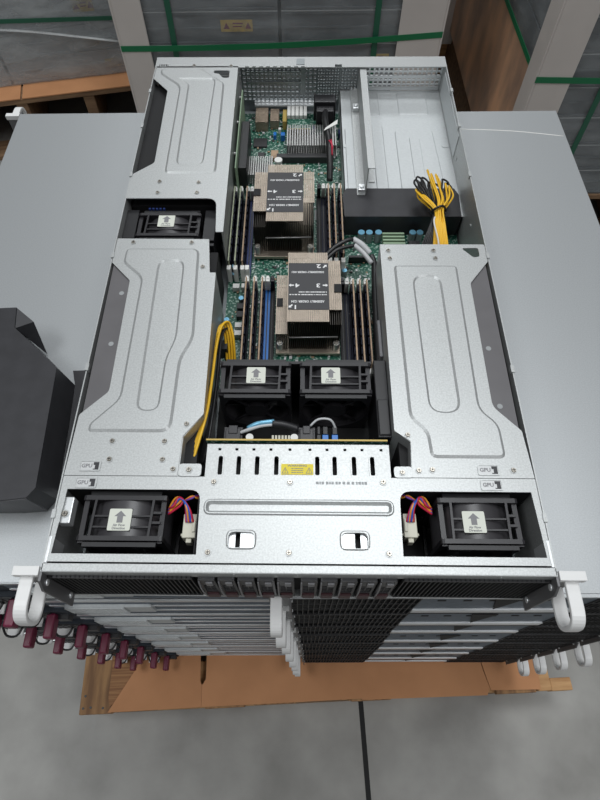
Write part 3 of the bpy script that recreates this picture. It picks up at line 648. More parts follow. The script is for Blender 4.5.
# CPU heat sinks
def heat_sink(cx0, cx1, y0, y1, lx0, rx1, ly0, ly1, ltop, rtop, ztop, lab, base_y0):
    q = MB(); q.box(lx0, rx1, base_y0, y1-0.004, -0.0735, -0.0690); hs = q.build('cpu_heat_sink', 'sink_base', sv, 0.0006)
    def fins(name, x0, x1, ya, yb, zt, p, top=True):
        q = MB(); n = max(2, int(round((x1-x0)/p))); p = (x1-x0)/n
        for i in range(n):
            x = x0+i*p; q.box(x+p*0.38, x+p*0.38+0.0004, ya, yb, -0.069, zt, 1)
            if top: q.box(x+p*0.10, x+p*0.90, ya, yb, zt-0.0009, zt, 0)
        if top:
            for yy in (ya+(yb-ya)*0.22, ya+(yb-ya)*0.8): q.box(x0, x1, yy, yy+0.0008, zt-0.0030, zt-0.0018, 1)
        return q.build(name, ['copper_fin', 'fin_shade'], hs)
    fins('fin_stack', cx0, cx1, y0, y1, ztop, 0.0023)
    fins('side_fin_stack', lx0, cx0-0.0004, ly0, ly1, ltop, 0.0023); fins('side_fin_stack', cx1+0.0004, rx1, ly0+(0.015 if rtop != ltop else 0), ly1, rtop, 0.0023)
    fins('front_side_fins', lx0, cx0-0.0004, y0, ly0, ltop-0.006, 0.0023, False); fins('front_side_fins', cx1+0.0004, rx1, y0+0.001, ly0+(0.015 if rtop != ltop else 0), rtop-0.004, 0.0023, False)
    q = MB(); q.tube([(lx0+0.016, y0-0.0010, -0.044), (rx1-0.004, y0-0.0010, -0.0425)], 0.0010, 6); q.build('retaining_rod', 'alu', hs)
    for x in (lx0+0.005, rx1-0.005):
        q = MB(); q.cyl((x, base_y0+0.006, -0.063), 0.0036, 0.014, 'Z', 14, 0); q.cyl((x, base_y0+0.006, -0.0552), 0.0024, 0.002, 'Z', 14, 1); q.build('spring_screw', ['alu', 'screw'], hs)
    x0, x1, ya, yb = lab; z = ztop+0.0004; w_ = x1-x0; h_ = yb-ya
    q = MB(); q.box(x0, x1, ya, yb, z-0.0003, z, 0)
    def t(s, size, u, v, sx=1.0): q.text(s, size, x0+u*w_, yb-v*h_, z, PI, 1, sx)
    t('DISASSEMBLY ORDER 4321', w_*0.085, 0.48, 0.20, 0.82); t('ASSEMBLY ORDER 1234', w_*0.095, 0.48, 0.83, 0.82)
    q.dashes(x0+w_*0.26, x0+w_*0.95, yb-h_*0.645, yb-h_*0.625, z, 1, 4); q.dashes(x0+w_*0.03, x0+w_*0.95, yb-h_*0.700, yb-h_*0.680, z, 1, 5)
    t('2', w_*0.17, 0.76, 0.065, 1.3); t('1', w_*0.17, 0.18, 0.945, 1.3); t('3', w_*0.17, 0.74, 0.49, 1.3); t('4', w_*0.17, 0.22, 0.49, 1.3)
    def arrow(u, v, ang):
        k = w_*0.055; pts = [(1.2, 0), (0.1, 0.9), (0.1, 0.35), (-1.2, 0.35), (-1.2, -0.35), (0.1, -0.35), (0.1, -0.9)]
        c_, s_ = math.cos(ang), math.sin(ang)
        q.plate([(x0+u*w_+k*(a*c_-d*s_), yb-v*h_+k*(a*s_+d*c_)) for a, d in pts], [], z, z+0.0001, 1)
    arrow(0.92, 0.49, 0); arrow(0.07, 0.49, PI); arrow(0.92, 0.07, PI/4); arrow(0.06, 0.93, PI*1.25)
    q.build('heat_sink_label', ['label_black', 'print_white'], hs)
heat_sink(-0.0425, 0.0045, 0.4335, 0.5395, -0.0600, 0.0192, 0.4560, 0.5300, -0.0205, -0.0200, -0.0160, (-0.0425, 0.0045, 0.4490, 0.5235), 0.4240)
heat_sink(-0.0133, 0.0338, 0.2760, 0.3790, -0.0275, 0.0487, 0.2800, 0.3690, -0.0440, -0.0180, -0.0150, (-0.0125, 0.0340, 0.2925, 0.3620), 0.2700)
b = MB(); b.box(-0.0600, -0.0510, 0.4840, 0.4960, -0.0204, -0.0190); b.build('sink_hole_shade', 'black_matte', sv)  # black squares paint the dark of small holes in the fins
b = MB(); b.box(0.0405, 0.0490, 0.3200, 0.3320, -0.0176, -0.0168); b.build('sink_hole_shade', 'black_matte', sv)
b = MB(); b.box(-0.0265, -0.0195, 0.3200, 0.3320, -0.0438, -0.0428); b.build('sink_hole_shade', 'black_matte', sv)

# riser, hood, left inner wall of the board bay
b = MB(); b.box(-0.0882, -0.0868, 0.5380, 0.7150, -0.074, -0.020); rs = b.build('riser_card', 'riser', sv)
b = MB(); b.box(-0.0866, -0.0745, 0.5560, 0.6600, -0.070, -0.034); b.build('riser_slot', 'black', rs, 0.0008)
for y in (0.58, 0.65, 0.71):
    b = MB(); b.cyl((-0.0905, y, -0.030), 0.0028, 0.004, 'X', 12); b.build('standoff', 'alu', rs)
b = MB()
b.box(0.0205, 0.0540, 0.700, 0.7200, -0.062, -0.030); b.box(0.0240, 0.0510, 0.6860, 0.700, -0.060, -0.036)
hd = b.build('cable_hood', 'black', sv, 0.0015)
b = MB(); b.tube([(0.0380, 0.690, -0.040), (0.0365, 0.655, -0.030), (0.0410, 0.610, -0.030), (0.0425, 0.585, -0.040), (0.0425, 0.560, -0.060)], 0.0046, 10, 0, 6); b.build('hood_cable', 'wire_black', sv)
b = MB(); b.tube([(0.0410, 0.604, -0.026), (0.0445, 0.596, -0.027), (0.0455, 0.585, -0.036)], 0.0010, 6, 0, 4); b.tube([(0.0440, 0.606, -0.026), (0.0465, 0.592, -0.030)], 0.001, 6, 0, 3); b.build('hood_cable', 'wire_red', sv)
b = MB(); b.plate([(0.0335, 0.6215), (0.0365, 0.6285), (0.0545, 0.6475), (0.0535, 0.6375)], [], -0.0235, -0.0230); b.build('cable_tag', 'white', sv)

# rear shelf on the right with its divider and the black duct
b = MB(); b.box(0.0615, X-0.0013, 0.474, 0.7535, -0.0472, -0.0460)
def rib(pts, r, h=0.0010, wd=0.0012):
    b.emboss(rounded(pts, r, 5), -0.0460, h, wd)
rib(rect(0.1060, 0.1230, 0.500, 0.668), 0.006); rib([(0.1400, 0.478), (0.1400, 0.655), (0.1960, 0.655), (0.2020, 0.478)], 0.008)
rib(rect(0.1590, 0.1760, 0.485, 0.640), 0.008, 0.0019, 0.0016); rib(rect(0.0660, 0.0830, 0.505, 0.66), 0.005); rib(rect(0.1060, 0.1210, 0.690, 0.748), 0.004); rib(rect(0.150, 0.195, 0.692, 0.748), 0.004)
for x, y in ((0.068, 0.6185), (0.1455, 0.6185), (0.211, 0.6185)):
    b.plate(rounded(rect(x-0.005, x+0.005, y-0.004, y+0.004), 0.003, 3), [], -0.0460, -0.0452)
b.box(0.0615, 0.0627, 0.474, 0.7535, -0.076, -0.0460)
sh = b.build('rear_shelf', 'tray', sv)
b = MB(); b.box(0.0890, 0.0902, 0.5160, 0.7535, -0.0458, -0.003); b.box(0.0902, 0.0985, 0.5160, 0.7535, -0.0042, -0.003); b.box(0.0780, 0.0890, 0.5120, 0.7535, -0.0440, -0.0425)
b.box(0.0955, 0.1040, 0.54, 0.7535, -0.0455, -0.0445)
dv = b.build('shelf_divider', 'zinc', sv)
for y in (0.700, 0.520):
    b = MB(); b.box(0.0795, 0.0885, y-0.006, y+0.006, -0.0424, -0.036); b.cyl((0.0840, y, -0.0350), 0.0030, 0.002, 'Z', 14); b.build('clip', 'bright', dv, 0.0006)
duct = [(0.0582, 0.5135), (0.0640, 0.5260), (0.2110, 0.5260), (0.2160, 0.5135), (0.2140, 0.4725), (0.0595, 0.4725)]
b = MB(); b.plate(duct, [], -0.0448, -0.0438); b.box(0.0595, 0.2140, 0.4715, 0.4727, -0.0765, -0.0438); b.build('black_duct', 'shroud', sv)

# power cables
def wire(par, name, m, pts, r=0.0012):
    q = MB(); q.tube(pts, r, 7, 0, 6); return q.build(name, m, par)
q = MB(); tie = (0.1745, 0.4480, -0.014)
q.tube([(tie[0]+0.0085*math.cos(a), tie[1]+0.002*math.sin(a*2), tie[2]+0.0085*math.sin(a)) for a in [2*PI*k/16 for k in range(17)]], 0.0016, 6)
hb = q.build('cable_bundle', 'wire_black', sv)
loops_y = [(0.1510, 0.488), (0.1540, 0.482), (0.1575, 0.480), (0.1690, 0.520), (0.1735, 0.515), (0.1790, 0.512), (0.1850, 0.510), (0.1905, 0.500), (0.1930, 0.490)]
rg = random.Random(5)
for i, (x, y) in enumerate(loops_y):
    sx = -1 if x < 0.165 else 1; wx = 0.004+0.0012*(i % 3)
    tx = tie[0]-0.005+0.0012*i; tz = tie[2]+rg.uniform(-0.004, 0.005)
    ex = 0.1640+0.0022*i
    wire(hb, 'yellow_wire', 'yellow', [(ex, 0.372, -0.050), (ex+0.001, 0.395, -0.028), (ex-(ex-tx)*0.6, 0.424, -0.016), (tx, tie[1], tz), ((tx+x)/2+sx*0.003, 0.468, tz+0.001), (x, y, tz-0.004), (x+0.002, y+0.008, tz-0.008), (x+wx, y-0.004, tz-0.012), ((tx+x)/2+0.004, 0.466, tz-0.009), (tx+0.0006, tie[1], tz-0.004)])
for i, (x, y) in enumerate([(0.152, 0.506), (0.155, 0.510), (0.158, 0.506), (0.162, 0.512), (0.170, 0.505), (0.176, 0.500), (0.188, 0.508), (0.192, 0.505)]):
    tx = tie[0]-0.0065+0.0008*i; tz = tie[2]-0.003+rg.uniform(-0.003, 0.004); ex = 0.146+0.0028*i
    wire(hb, 'black_wire', 'wire_black', [(ex, 0.368, -0.052), (ex+0.003, 0.396, -0.030), (ex+(tx-ex)*0.7, 0.425, -0.018), (tx, tie[1], tz), ((tx+x)/2, 0.474, tz+0.002), (x-0.002, y-0.006, tz), (x+0.001, y+0.006, tz-0.003), (x+0.009, y-0.002, tz-0.006), ((tx+x)/2+0.005, 0.470, tz-0.006), (tx, tie[1], tz-0.003)], 0.00125)
wire(hb, 'white_wire', 'white', [(0.173, 0.376, -0.045), (0.170, 0.398, -0.020), (0.166, 0.425, -0.012), (0.168, 0.436, -0.012)], 0.0011)
# bundle down the left side
q = MB(); q.box(-0.0945, -0.0815, 0.2560, 0.2680, -0.060, -0.040); lb = q.build('cable_bundle', 'black', sv)
for i in range(4):
    o_ = i*0.0034; l_ = i*0.0016
    wire(lb, 'yellow_wire', 'yellow', [(-0.0735-o_*0.9, 0.250, -0.056), (-0.0745-o_*0.9, 0.268, -0.036), (-0.0790-o_*0.8, 0.281-o_*0.5, -0.024), (-0.0855-o_*0.35, 0.272-o_*0.5, -0.018), (-0.0890-l_*0.4, 0.245, -0.016-l_), (-0.0898-l_*0.3, 0.200, -0.012-l_), (-0.0912-l_*0.5, 0.160, -0.010-l_), (-0.0965-l_*0.9, 0.130, -0.012-l_), (-0.1025-l_*0.6, 0.108, -0.020-l_), (-0.1070-l_*0.5, 0.088, -0.034)], 0.0014)
for i in range(4):
    o_ = i*0.0034; l_ = i*0.0014
    wire(lb, 'black_wire', 'wire_black', [(-0.0752-o_*0.9, 0.252, -0.058), (-0.0765-o_*0.8, 0.272, -0.038), (-0.0810-o_*0.6, 0.276-o_*0.4, -0.028), (-0.0860-o_*0.2, 0.262, -0.026), (-0.0868-l_*0.4, 0.220, -0.026-l_), (-0.0872-l_*0.4, 0.180, -0.024-l_), (-0.0895-l_, 0.140, -0.024-l_), (-0.0950-l_, 0.112, -0.032-l_)], 0.0014)
# sleeved cable beside the right memory bank
q = MB(); q.tube([(0.0280, 0.3920, -0.040), (0.0430, 0.4060, -0.034), (0.0600, 0.4165, -0.032), (0.0690, 0.4200, -0.034)], 0.0028, 8, 0, 5); q.tube([(0.0330, 0.3880, -0.036), (0.0480, 0.4010, -0.032), (0.0700, 0.4100, -0.034)], 0.0024, 8, 0, 5)
q.tube([(0.0905, 0.4020, -0.044), (0.0940, 0.3900, -0.046), (0.0930, 0.360, -0.048), (0.0915, 0.300, -0.050), (0.0905, 0.240, -0.052)], 0.0040, 8, 0, 5)
sc = q.build('sleeved_cable', 'wire_black', sv)
q = MB(); q.tube([(0.0680, 0.4205, -0.034), (0.0790, 0.4130, -0.036), (0.0890, 0.4040, -0.042)], 0.0036, 10, 0, 5); q.build('cable_sleeve', 'sleeve', sc)
q = MB(); q.tube([(0.0690, 0.4100, -0.034), (0.0800, 0.4010, -0.038), (0.0905, 0.3880, -0.043)], 0.0030, 10, 0, 5); q.build('cable_sleeve', 'sleeve', sc)
q = MB(); q.box(0.0890, 0.0930, 0.2400, 0.2900, -0.040, -0.030); q.build('cable_clip', 'caddy_btn', sc, 0.001)
# fan plugs with coloured wires
def fan_lead(s, px, py):
    q = MB(); q.box(px-0.0060, px+0.0060, py-0.0110, py+0.0110, -0.030, -0.016); q.box(px-0.0080, px+0.0080, py-0.0085, py-0.0060, -0.030, -0.020); q.box(px-0.0025, px+0.0025, py-0.0150, py-0.011, -0.028, -0.018)
    q.box(px+s*0.004-0.0015, px+s*0.004+0.0015, py-0.006, py+0.006, -0.016, -0.0148)
    pl = q.build('fan_plug', 'ivory', sv, 0.0006)
    cols = ['wire_red', 'wire_blue', 'wire_orange', 'wire_red', 'wire_violet', 'wire_blue', 'wire_orange', 'wire_red']
    for i, m in enumerate(cols):
        j = (i-3.5)
        wire(pl, 'wire', m, [(px-0.003+0.0009*i, py+0.003, -0.0155), (px-s*0.002+0.0004*j, py+0.014, -0.009+0.0006*(i % 3)), (px-s*(0.006+0.0006*i), py+0.0225+0.0005*j, -0.010+0.001*(i % 2)), (px-s*(0.013+0.0008*j), py+0.021+0.0012*j*(-1)**i, -0.012), (px-s*0.021, py+0.0140+0.0008*j, -0.018)], 0.0011)
    for i, m in enumerate(['wire_orange', 'wire_red', 'wire_violet']):
        wire(pl, 'wire', m, [(px-s*0.006, py+0.022, -0.012), (px+s*0.001, py+0.0255-0.001*i, -0.009), (px+s*0.006, py+0.0245+0.0012*i, -0.011), (px+s*0.014, py+0.026, -0.016)], 0.0010)
fan_lead(1, -0.0985, 0.0450); fan_lead(-1, 0.1020, 0.0470)

# front face
for s in (-1, 1):
    x0, x1 = sorted((s*0.0920, s*0.2165)); slats(x0, x1, -0.0845, -0.0125, -0.0025, 0.0040, 0.0009).build('front_mesh_panel', ['slat', 'black_matte'], sv)
b = MB(); b.box(-0.092, 0.092, 0.0035, 0.0045, -0.084, -0.012); b.build('drive_bay_back', 'black_matte', sv)
def caddy(x):
    q = MB()
    q.plate(rounded(rect(-0.0074, 0.0074, -0.0815, -0.0135), 0.0015, 2), [rounded(rect(-0.0052, 0.0052, -0.060, -0.033), 0.001, 2)], 0, 0.003, 0, Matrix(((1, 0, 0, x), (0, 0, 1, -0.0035), (0, 1, 0, 0), (0, 0, 0, 1))))
    for k in range(4): q.box(x-0.0052, x+0.0052, -0.0025, -0.0010, -0.0575+k*0.0065, -0.0550+k*0.0065)
    q.box(x-0.0006, x+0.0006, -0.0028, -0.001, -0.060, -0.033)
    c = q.build('drive_caddy', 'caddy', sv)
    q = MB(); q.box(x-0.0010, x+0.0050, -0.0052, -0.0032, -0.0290, -0.0185); q.build('release_button', 'caddy_btn', c, 0.0006)
    q = MB(); q.box(x-0.0056, x+0.0056, -0.0058, -0.0032, -0.0790, -0.0640); q.build('latch', 'caddy_red', c, 0.0008)
    q = MB(); q.tube([(x-0.0066, -0.0038, -0.017), (x-0.0066, -0.0062, -0.035), (x-0.0066, -0.0062, -0.060), (x-0.0062, -0.004, -0.080)], 0.0008, 6, 0, 3); q.build('bail', 'caddy_btn', c)
for i in range(5):
    caddy(-0.0790+i*0.0172); caddy(0.0790-i*0.0172)
make_ear(sv, -1); make_ear(sv, 1)

# ---------------------------------------------------------------- the closed servers in the two stacks
def dims(lx, ly): return lx, ly
ORD = ['topmost', 'second', 'third', 'fourth', 'fifth', 'sixth', 'seventh', 'bottom']
# right stack: fronts face us
def make_front_server():
    t = thing('rack_server', '', 'server', (0, 0, 0), 0, 'closed servers in the right stack', SP)
    B = -SP+0.0004
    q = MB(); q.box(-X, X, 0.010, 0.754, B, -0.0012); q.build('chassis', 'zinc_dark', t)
    q = MB(); q.box(-X, X, -0.0042, 0.7555, -0.0012, 0.0); q.box(-X, -X+0.0012, 0.02, 0.75, -0.012, -0.001); q.box(X-0.0012, X, 0.02, 0.75, -0.012, -0.001)
    q.build('lid', 'lid', t, 0.0004)
    q = MB(); q.box(-X, X, -0.0080, -0.0043, -0.0040, 0.0); q.build('lid_flange', 'lid', t, 0.0004)
    for s in (-1, 1):
        x0, x1 = sorted((s*0.0885, s*0.2170)); p = slats(x0, x1, B, -0.0026, -0.0078, 0.0058, 0.0009)
        for z in (-0.034, -0.062): p.box(x0, x1, -0.0078, -0.0070, z-0.0004, z+0.0004)
        p.build('front_mesh_panel', ['slat', 'black_matte'], t)
    q = MB(); q.box(-0.0885, 0.0885, -0.0064, 0.0100, B, -0.0046, 0); q.box(-0.0875, 0.0875, -0.0084, -0.0060, -0.0840, -0.0700, 1)
    q.box(-0.0880, 0.0880, -0.0072, -0.0060, B, -0.0840, 2)
    for k in range(6): q.box(-0.07+k*0.026, -0.062+k*0.026, -0.0070, -0.0060, -0.024, -0.019, 2)
    t3 = bmesh.new(); vv = [t3.verts.new(p) for p in ((-0.016, -0.0070, -0.0060), (0.014, -0.0070, -0.0060), (-0.002, -0.0070, -0.066))]; t3.faces.new(vv)
    t3.normal_update(); bmesh.ops.solidify(t3, geom=t3.faces[:], thickness=0.001); q.merge(t3, 2)
    q.build('drive_bay_blank', ['blue_steel', 'bright', 'black_matte'], t)
    for s in (-1, 1): make_ear(t, s)
    return t
# left stack: rears face us
def make_rear_server():
    t = thing('rack_server', '', 'server', (0, 0, 0), 0, 'closed servers in the left stack', SP)
    B = -SP+0.0004
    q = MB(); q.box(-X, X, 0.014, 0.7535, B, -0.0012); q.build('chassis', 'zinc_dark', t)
    q = MB(); q.box(-X, X, 0.0, 0.7535, -0.0012, 0.0); q.box(-X, X, -0.0006, 0.0012, -0.0055, 0.0); q.box(-X, -X+0.0012, 0.02, 0.75, -0.012, -0.001); q.box(X-0.0012, X, 0.02, 0.75, -0.012, -0.001)
    q.build('lid', 'lid', t, 0.0004)
    q = MB(); q.box(-X, X, 0.0012, 0.0138, B, -0.0055, 0)
    q.box(-0.06, X, 0.0004, 0.0046, -0.0270, -0.0120, 2); q.box(-0.06, X, -0.0004, 0.0046, -0.0330, -0.0270, 1); q.box(-0.06, X, 0.0004, 0.0046, -0.0560, -0.0430, 2)
    q.box(-0.06, X, -0.0004, 0.0046, -0.0620, -0.0560, 1); q.box(-0.02, X, 0.0004, 0.0046, -0.0830, -0.0730, 2); q.box(-X, X, -0.0006, 0.0046, B, B+0.0060, 1)
    q.build('rear_panel', ['rear_dark', 'bright', 'blue_steel'], t)
    q = MB(); q.box(-0.040, 0.062, -0.0030, 0.0046, -0.054, -0.022); q.build('label_strip', 'tray', t, 0.0005)
    q = perforated(-0.0385, 0.030, -0.053, -0.023, -0.0046, 0.0042, 0.0042, 0.0018); q.box(-0.0385, 0.030, -0.0036, -0.0030, -0.053, -0.023); q.build('vent_plate', 'tray', t)
    for x in (-0.148, -0.078):
        q = MB(); q.box(x-0.033, x+0.033, -0.004, 0.0112, -0.0825, -0.0460, 0); q.box(x-0.030, x+0.012, -0.0055, -0.0035, -0.0800, -0.0500, 1)
        for k in range(5): q.box(x-0.028+k*0.008, x-0.0235+k*0.008, -0.0062, -0.0050, -0.0780, -0.0520, 2)
        q.box(x+0.014, x+0.030, -0.010, -0.0035, -0.0800, -0.0640, 2)
        p = q.build('power_supply', ['rear_dark', 'black', 'slat'], t, 0.0005)
        q = MB(); q.tube([(x-0.026, -0.006, -0.052), (x-0.022, -0.017, -0.062), (x-0.010, -0.017, -0.066), (x-0.004, -0.006, -0.066)], 0.0016, 7, 0, 4); q.build('pull_bail', 'wire_black', p)
        q = MB(); q.box(x-0.031, x-0.008, -0.016, -0.004, -0.0825, -0.0800); q.build('white_tab', 'handle', p, 0.0006)
        q = MB(); q.box(x+0.0060, x+0.0170, -0.0330, -0.0040, -0.0700, -0.0540); q.build('release_lever', 'maroon', p, 0.0022)
    e1 = make_ear(t, -1); e2 = make_ear(t, 1)
    for e in (e1, e2):                       # these chassis are turned round: their ears are at the far end
        e.rotation_euler = (0, 0, PI); e.location = (0, 0.7535, e.location.z)
    return t
XL0, XR0 = -0.2370, 0.2110
proto = None
for k in range(8):
    t = make_rear_server() if k == 0 else copy_tree(proto); proto = proto or t
    j = random.uniform(-0.0012, 0.0012) if k else 0
    t.location = (XL0+0.0034*k+j, 0.0105+0.0008*k+(random.uniform(-0.001, 0.002) if k else 0), ZO-UH-SP*(k+1))
    t['label'] = 'closed steel server with maroon levers, ' + ('topmost of the left stack, under the black shroud' if k == 0 else 'bottom of the left stack, resting on the cardboard' if k == 7 else ORD[k]+' from the top of the left stack')
proto = None
for k in range(8):
    t = make_front_server() if k == 0 else copy_tree(proto); proto = proto or t
    j = random.uniform(-0.0012, 0.0012) if k else 0
    t.location = (XR0+0.0030*k+j, 0.0035+0.0008*k+(random.uniform(-0.001, 0.002) if k else 0), ZO-UH-SP*(k+1))
    t['label'] = 'closed server with black front mesh, ' + ('topmost of the right stack, its plain lid showing' if k == 0 else 'bottom of the right stack, resting on the cardboard' if k == 7 else ORD[k]+' from the top of the right stack')
for o in bpy.data.objects:
    if o.name == 'lid_flange': lidp = o.parent
q = MB(); q.tube([(0.0530, 0.7100, 0.0), (0.1350, 0.7040, 0.0), (0.2150, 0.6900, 0.0)], 0.0011, 6, 0, 4, 0.3); q.build('scratch', 'white', lidp)
STACK_Z = ZO-UH-SP*8        # underside of the stacks
# ---------------------------------------------------------------- black plastic shroud lying on the left stack
zl = ZO-UH+0.0006; zt_ = ZO-0.035
top = [(-0.3286, 0.3138), (-0.3238, 0.2846), (-0.2638, 0.2296), (-0.2556, 0.0902), (-0.2625, 0.0800), (-0.2876, 0.0771), (-0.4300, 0.0771), (-0.4300, 0.3090)]
b = MB(); t = bmesh.new()
def addp(p3, th=0.0012, mi=0):
    t = bmesh.new(); t.faces.new([t.verts.new(Vector(p)-Vector((-0.36, 0.19, zl))) for p in p3]); t.normal_update(); bmesh.ops.solidify(t, geom=t.faces[:], thickness=th); b.merge(t, mi)
addp([(x, y, zt_) for x, y in top])
E_ = lambda x, y: (x, y, zl+0.0004)
addp([(-0.2638, 0.2296, zt_), (-0.2556, 0.0902, zt_), E_(-0.2545, 0.0963), E_(-0.2626, 0.2377)])
addp([(-0.3238, 0.2846, zt_), (-0.2638, 0.2296, zt_), E_(-0.2626, 0.2377), E_(-0.3170, 0.2900)])
addp([(-0.3286, 0.3138, zt_), (-0.3079, 0.2980, zt_-0.006), E_(-0.3060, 0.2830), (-0.3238, 0.2846, zt_)])
addp([(-0.2556, 0.0902, zt_), (-0.2625, 0.0800, zt_), E_(-0.2625, 0.0850), E_(-0.2545, 0.0963)])
addp([(-0.4300, 0.0771, zt_), (-0.2876, 0.0771, zt_), E_(-0.2876, 0.0830), E_(-0.4300, 0.0830)])
addp([(-0.2876, 0.0771, zt_), (-0.2625, 0.0800, zt_), E_(-0.2625, 0.0850), E_(-0.2876, 0.0830)])
addp([(-0.4300, 0.0771, zt_), (-0.4300, 0.3090, zt_), E_(-0.4300, 0.3040), E_(-0.4300, 0.0830)])
addp([(-0.4300, 0.3090, zt_), (-0.3286, 0.3138, zt_), E_(-0.3286, 0.3080), E_(-0.4300, 0.3040)])
addp([E_(-0.2690, 0.2580), E_(-0.2240, 0.2590), E_(-0.2240, 0.1150), E_(-0.2540, 0.1080), E_(-0.2626, 0.2377)], 0.001)
o = b.build('air_shroud', 'shroud')
tag(o, 'folded black plastic air shroud lying on top of the left stack of servers', 'shroud', None, (-0.36, 0.19, zl))

# ---------------------------------------------------------------- pallet and cardboard under the stacks
PT = STACK_Z-0.0052          # top of the pallet deck
PR = math.radians(2.44)
pl = thing('wooden_pallet', 'brown wooden pallet on the floor under the two server stacks', 'pallet', (-0.464, -0.0970, 0), PR)
PH = PT
def board(name, m, x0, x1, y0, y1, z0, z1, par):
    q = MB(); q.box(x0, x1, y0, y1, z0, z1); return q.build(name, m, par, 0.002)
xs = [0.0, 0.078, 0.166, 0.266, 0.370, 0.474, 0.578, 0.682, 0.786, 0.890, 0.980]
for i, x in enumerate(xs):
    d = board('deck_board', 'wood' if i < 10 else 'wood_pale', x, x+(0.070 if i == 0 else 0.030 if i == 10 else 0.086), 0.0+0.002*(i % 3), 1.02, PH-0.018, PH, pl)
    if i == 0:
        for xx, yy in ((0.008, 0.012), (0.024, 0.013), (0.050, 0.011), (0.010, 0.035)):
            q = MB(); q.cyl((xx, yy, PH+0.0006), 0.0024, 0.0012, 'Z', 10); q.build('nail', 'dark_screw', d)
for y in (0.004, 0.46, 0.93): board('stringer_board', 'wood_pale', 0.0, 1.010, y, y+0.09, PH-0.036, PH-0.018, pl)
board('end_block', 'wood_pale', 1.0105, 1.056, 0.001, 0.026, PH-0.036, PH-0.003, pl)
for y in (0.004, 0.46, 0.93):
    for x in (0.0, 0.46, 0.89): board('block', 'wood_old', x, x+0.12, y, y+0.09, 0.018, PH-0.036, pl)
for y in (0.004, 0.46, 0.93): board('bottom_board', 'wood_pale', 0.0, 1.010, y, y+0.09, 0.0, 0.018, pl)
def lw_(x, y):              # pallet frame to world
    c, s = math.cos(PR), math.sin(PR); return (-0.464+x*c-y*s, -0.0970+x*s+y*c)
def sheet(poly, z, label, m='cardboard', fl=None, th=0.0026):
    cx = sum(p[0] for p in poly)/len(poly); cy = min(p[1] for p in poly)
    q = MB(); q.plate([(x-cx, y-cy) for x, y in poly], [], 0, th, 0)
    if fl: q.plate([(x-cx, y-cy) for x, y in fl], [], th, th+0.0004, 1)
    o = q.build('cardboard_sheet', [m, 'cardboard_fluted'])
    wx, wy = lw_(cx, cy); o.location = (wx, wy, z); o.rotation_euler = (0, 0, PR); tag(o, label, 'cardboard')
    return o
zc = PT+0.0023
sheet([(0.060, 0.030), (0.064, 0.014), (0.160, 0.060), (0.180, 0.30), (0.066, 0.30)], PT+0.0002, 'darker fluted cardboard scrap showing beside the bare wood at the left end', 'cardboard_fluted', None, 0.0020)
sheet([(0.062, 0.002), (0.2595, 0.0035), (0.2595, 0.045), (0.2560, 0.053), (0.2550, 0.105), (0.2590, 0.115), (0.2590, 1.0), (0.112, 1.0), (0.130, 0.12), (0.116, 0.085)], zc, 'brown cardboard sheet at the left front corner of the pallet, with a torn slanted edge')
sheet([(0.2600, 0.0035), (0.60, 0.0045), (0.602, 0.002), (0.868, -0.001), (0.876, 0.012), (0.868, 0.05), (0.862, 0.10), (0.862, 1.0), (0.2600, 1.0), (0.2600, 0.115), (0.2690, 0.105), (0.2680, 0.056), (0.2600, 0.045)], zc, 'wide brown cardboard sheet on the pallet under the middle of the stacks')
sheet([(0.8775, 0.008), (0.984, 0.005), (0.988, 0.06), (0.980, 1.0), (0.8635, 1.0), (0.8635, 0.10), (0.870, 0.05)], zc, 'brown cardboard sheet at the right front end of the pallet, beside the bare wood')

# ---------------------------------------------------------------- wrapped pallet loads behind
def load_server(w_, d_, pale):
    q = MB(); q.box(-w_/2, w_/2, 0.0, d_, 0.004, 0.0865); q.box(-w_/2, w_/2, -0.003, 0.01, 0.079, 0.0875); q.box(-w_/2, w_/2, -0.0025, 0.01, 0.0, 0.006); q.box(-w_/2+0.02, w_/2-0.02, -0.0018, 0.002, 0.040, 0.045)
    q.box(-w_/2, w_/2, -0.0036, 0.01, 0.0855, 0.0880, 1)
    for s in (-1, 1): q.box(min(s*w_/2, s*(w_/2-0.012)), max(s*w_/2, s*(w_/2-0.012)), -0.0022, 0.002, 0.006, 0.079)
    return q
def make_load(name, origin, rz, ncol, nlay, z0, mt, group, lab, labels, lablab, depth=0.72):
    proto = None; made = {}
    R = Matrix.Rotation(rz, 3, 'Z')
    for c in range(ncol):
        for l in range(nlay):
            if proto is None:
                proto = load_server(0.437, depth, False).build('wrapped_server', [mt, 'load_edge']); t = proto
            else: t = proto.copy(); C.objects.link(t)
            p = Vector((origin[0], origin[1], 0))+R @ Vector((0.2185+0.447*c, 0, 0)); t.location = (p.x, p.y, z0+0.0895*l); t.rotation_euler = (0, 0, rz)
            tag(t, lab, 'server', group); made[(c, l)] = t
    for (c, l, x, z, wd, ht, text) in labels:
        t = made[(c, l)]; q = MB(); q.box(x-wd/2, x+wd/2, -0.0040, -0.0030, z-ht/2, z+ht/2, 0)
        Mx = Matrix.Translation((x, -0.0041, z)) @ Matrix.Rotation(PI/2, 4, 'X')
        for sx in (-0.32, 0.36):
            tri = [(wd*sx-ht*0.28, -ht*0.25), (wd*sx+ht*0.28, -ht*0.25), (wd*sx, ht*0.28)]
            q.plate(tri, [], 0, 0.0002, 1, Mx)
        q.box(x-wd*0.12, x+wd*0.20, -0.0043, -0.0040, z+ht*0.15, z+ht*0.27, 1); q.box(x-wd*0.12, x+wd*0.16, -0.0043, -0.0040, z-ht*0.10, z+ht*0.0, 1)
        q.build('caution_label', ['ochre_label', 'maroon'], t)
        t['label'] = text
        if 'group' in t.keys() and text != lab: t['group'] = lablab
    return made
